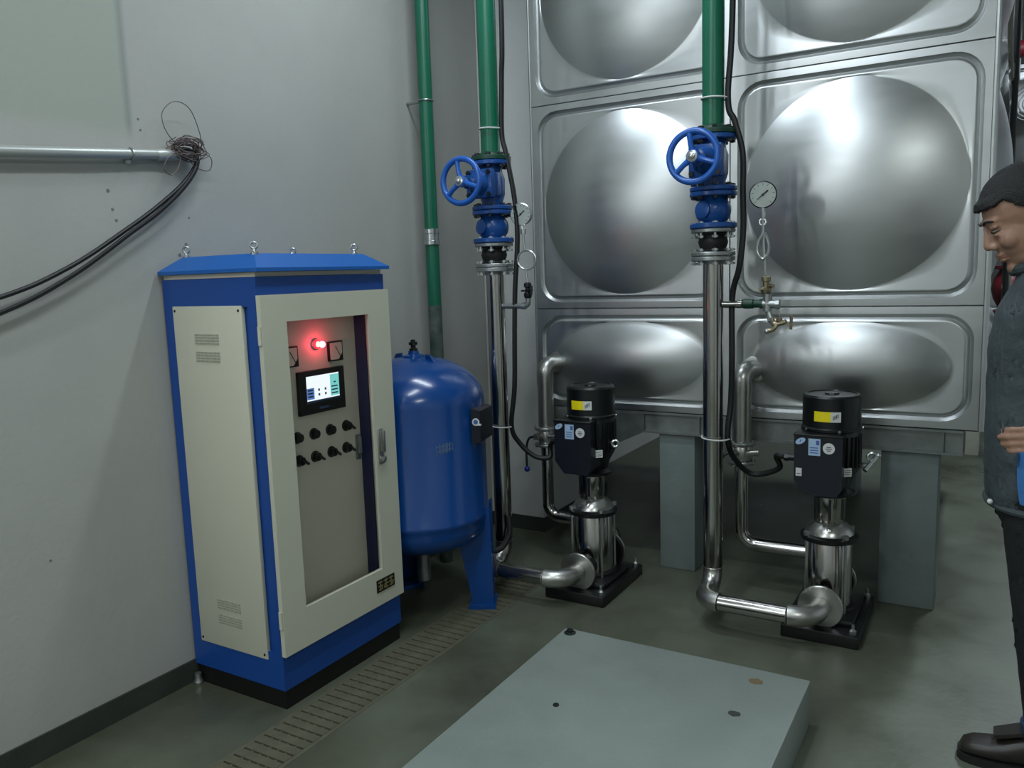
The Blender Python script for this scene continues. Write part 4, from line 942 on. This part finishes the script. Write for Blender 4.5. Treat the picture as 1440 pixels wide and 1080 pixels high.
blob(b, 'body', 'skin', per, .0045, 3)
o0 = ROOT[per.name]
for s in (-1, 1):
    b = MB(); ell(b, (.0760,s*.031,-.001), (.0125,.0135,.0042), 14); b.build('eye', 'eye', per)
    b = MB(); ell(b, (.0855,s*.031,-.002), (.0045,.0058,.0036), 10); b.build('iris', 'iris', per)
    b = MB(); b.tube(spline([H(.094,s*.012,.022), H(.092,s*.030,.029), H(.078,s*.050,.024)], 5), [.0022]+[.0034]*9+[.0016], 6); b.build('eyebrow', 'hair', per)
b = MB(); b.tube(spline([H(.078,-.024,-.072), H(.096,0,-.0705), H(.078,.024,-.072)], 6), [.001]+[.0026]*11+[.001], 6); b.build('mouth_line', 'lip', per)
# hair: a cap over the skull, cut along the hairline
t = MB(); t.sph((0,0,0), 1, 120)
L = [(-.016+v.x*.105, v.y*.083, .040+v.z*.094) for v in t.v]
def inhair(p):
    f, l, u = p
    if f > .045: line = .062-.10*abs(l)*0
    elif f > .0: line = .062-(.045-f)/.045*.055
    elif f > -.03: line = .005
    else: line = -.045
    return u > line
fs_ = [f for f in t.f if all(inhair(L[i]) for i in f)]
rh = random.Random(2); vs_ = []
for f, l, u in L:
    d = V(f+.016, l, u-.04); k = 1+.010*rh.uniform(-1, 1)
    vs_.append(H(-.016+d.x*k+(.012 if f > .05 and u < .085 else 0), d.y*k, .04+d.z*k-(.004 if f > .05 and u < .085 else 0)))
b = MB(); b.add(vs_, fs_); hair = b.build('hair', 'hair', per)
md = hair.modifiers.new('thick', 'SOLIDIFY'); md.thickness = .014; md.offset = -1
# jacket
b = MB()
loft(b, [(2.163,-1,.765,.125,.185), (2.160,-1,.80,.132,.192), (2.158,-1,.92,.135,.192), (2.156,-1,1.05,.134,.182), (2.160,-1,1.20,.140,.190), (2.170,-1,1.32,.132,.200), (2.176,-1,1.39,.100,.160), (2.172,-1.0,1.44,.075,.09)], 40, 2.3)
for s, (sh, el, wr) in ARM.items():
    limb(b, sh, .073, el, .060); limb(b, el, .060, wr+(el-wr)*.10, .043)
jk = blob(b, 'jacket', 'jacket', per, .009, 4, .010, 10)
b = MB(); b.tube([V(2.166+.078*cos(a)-.010, -1.008+.082*sin(a), 1.445-.020*cos(a)*-1) for a in [2*pi*k/28 for k in range(29)]], .017, 10); b.build('collar', 'jacket', per)
b = MB(); b.tube([V(2.163-.128*cos(a), -1+.188*sin(a), .772) for a in [2*pi*k/40 for k in range(41)]], .011, 8); b.build('jacket_hem', 'jacket', per)
MB().sph((2.045, -1.125, .785), .0075, 12).build('snap_button', 'white', per, label='bright snap button on the hem')
# trousers
b = MB(); loft(b, [(2.165,-1,.72,.105,.165), (2.165,-1,.82,.118,.178), (2.163,-1,.93,.112,.160)])
for s, (h_, k_, a_) in LEG.items():
    limb(b, h_, .108, k_, .072); limb(b, k_, .072, a_+V(0,0,.06), .062)
blob(b, 'trousers', 'trouser', per, .009, 4, .007, 12)
for s, (h_, k_, a_) in LEG.items():
    MB().lathe(a_+V(.0,0,.02), (k_-a_), [(.058,0),(.066,.002),(.067,.045),(.062,.05)], 24).build('trouser_hem', 'jean', per, label='blue turned up trouser hem')
    x = a_.x-.005; y = a_.y
    secs = [(-.215,.018,.030), (-.205,.036,.050), (-.180,.046,.062), (-.140,.050,.068), (-.100,.049,.078), (-.060,.046,.100), (-.010,.042,.120), (.045,.041,.118), (.070,.034,.100), (.082,.018,.070)]
    b = MB(); n = 20; vs = []; fs = []
    for dx, w_, h2 in secs:
        for k in range(n):
            a = 2*pi*k/n; c_, s_ = cos(a), sin(a)
            vs.append((x+dx, y+w_*math.copysign(abs(c_)**.7, c_), .018+(h2-.018)*(.5+.5*math.copysign(abs(s_)**.8, s_))))
    for i in range(len(secs)-1):
        for k in range(n): j = (k+1)%n; fs.append((i*n+k, i*n+j, (i+1)*n+j, (i+1)*n+k))
    fs.append(tuple(range(n))); fs.append(tuple((len(secs)-1)*n+k for k in range(n))); b.add(vs, fs)
    sh_ = b.build('shoe', 'shoe', per, 60)
    b = MB(); out = [(x+dx*1.02, y-w_*1.08) for dx, w_, h2 in secs]+[(x+dx*1.02, y+w_*1.08) for dx, w_, h2 in reversed(secs)]
    b.prism([(p[0], p[1], 0) for p in out], (0, 0, .022)); b.build('sole', 'sole', sh_, 50, origin=o0)
    b = MB(); b.prism([(x-.125, y-.028, .084), (x-.055, y-.034, .112), (x-.055, y+.034, .112), (x-.125, y+.028, .084)], (-.004, 0, .010)); b.build('tongue', 'shoe', sh_, 50, origin=o0)
# blue cloth hanging from the near hand
b = MB(); vs = []; fs = []; nx_, nz_ = 8, 14
for side in (0, 1):
    for i in range(nz_+1):
        for j in range(nx_+1):
            u = j/nx_; w_ = i/nz_
            vs.append((2.105+.075*u+.02*w_-.012*sin(u*7+w_*2), -1.165+.014*sin(u*9+w_*3)-.004*side,   .945-.14*w_-.02*u*w_))
m_ = (nz_+1)*(nx_+1)
for i in range(nz_):
    for j in range(nx_):
        a = i*(nx_+1)+j; fs.append((a, a+1, a+nx_+2, a+nx_+1)); fs.append((m_+a, m_+a+nx_+1, m_+a+nx_+2, m_+a+1))
rim = [j for j in range(nx_+1)]+[i*(nx_+1)+nx_ for i in range(1, nz_+1)]+[nz_*(nx_+1)+j for j in range(nx_-1, -1, -1)]+[i*(nx_+1) for i in range(nz_-1, 0, -1)]
for a, c in zip(rim, rim[1:]+rim[:1]): fs.append((a, m_+a, m_+c, c))
b.add(vs, fs); tag(b.build('blue_cloth', 'bluecloth', origin=(2.12, -1.165, .9)), 'blue cloth hanging from the hand of the standing person', 'cloth')
per.location.y += .035
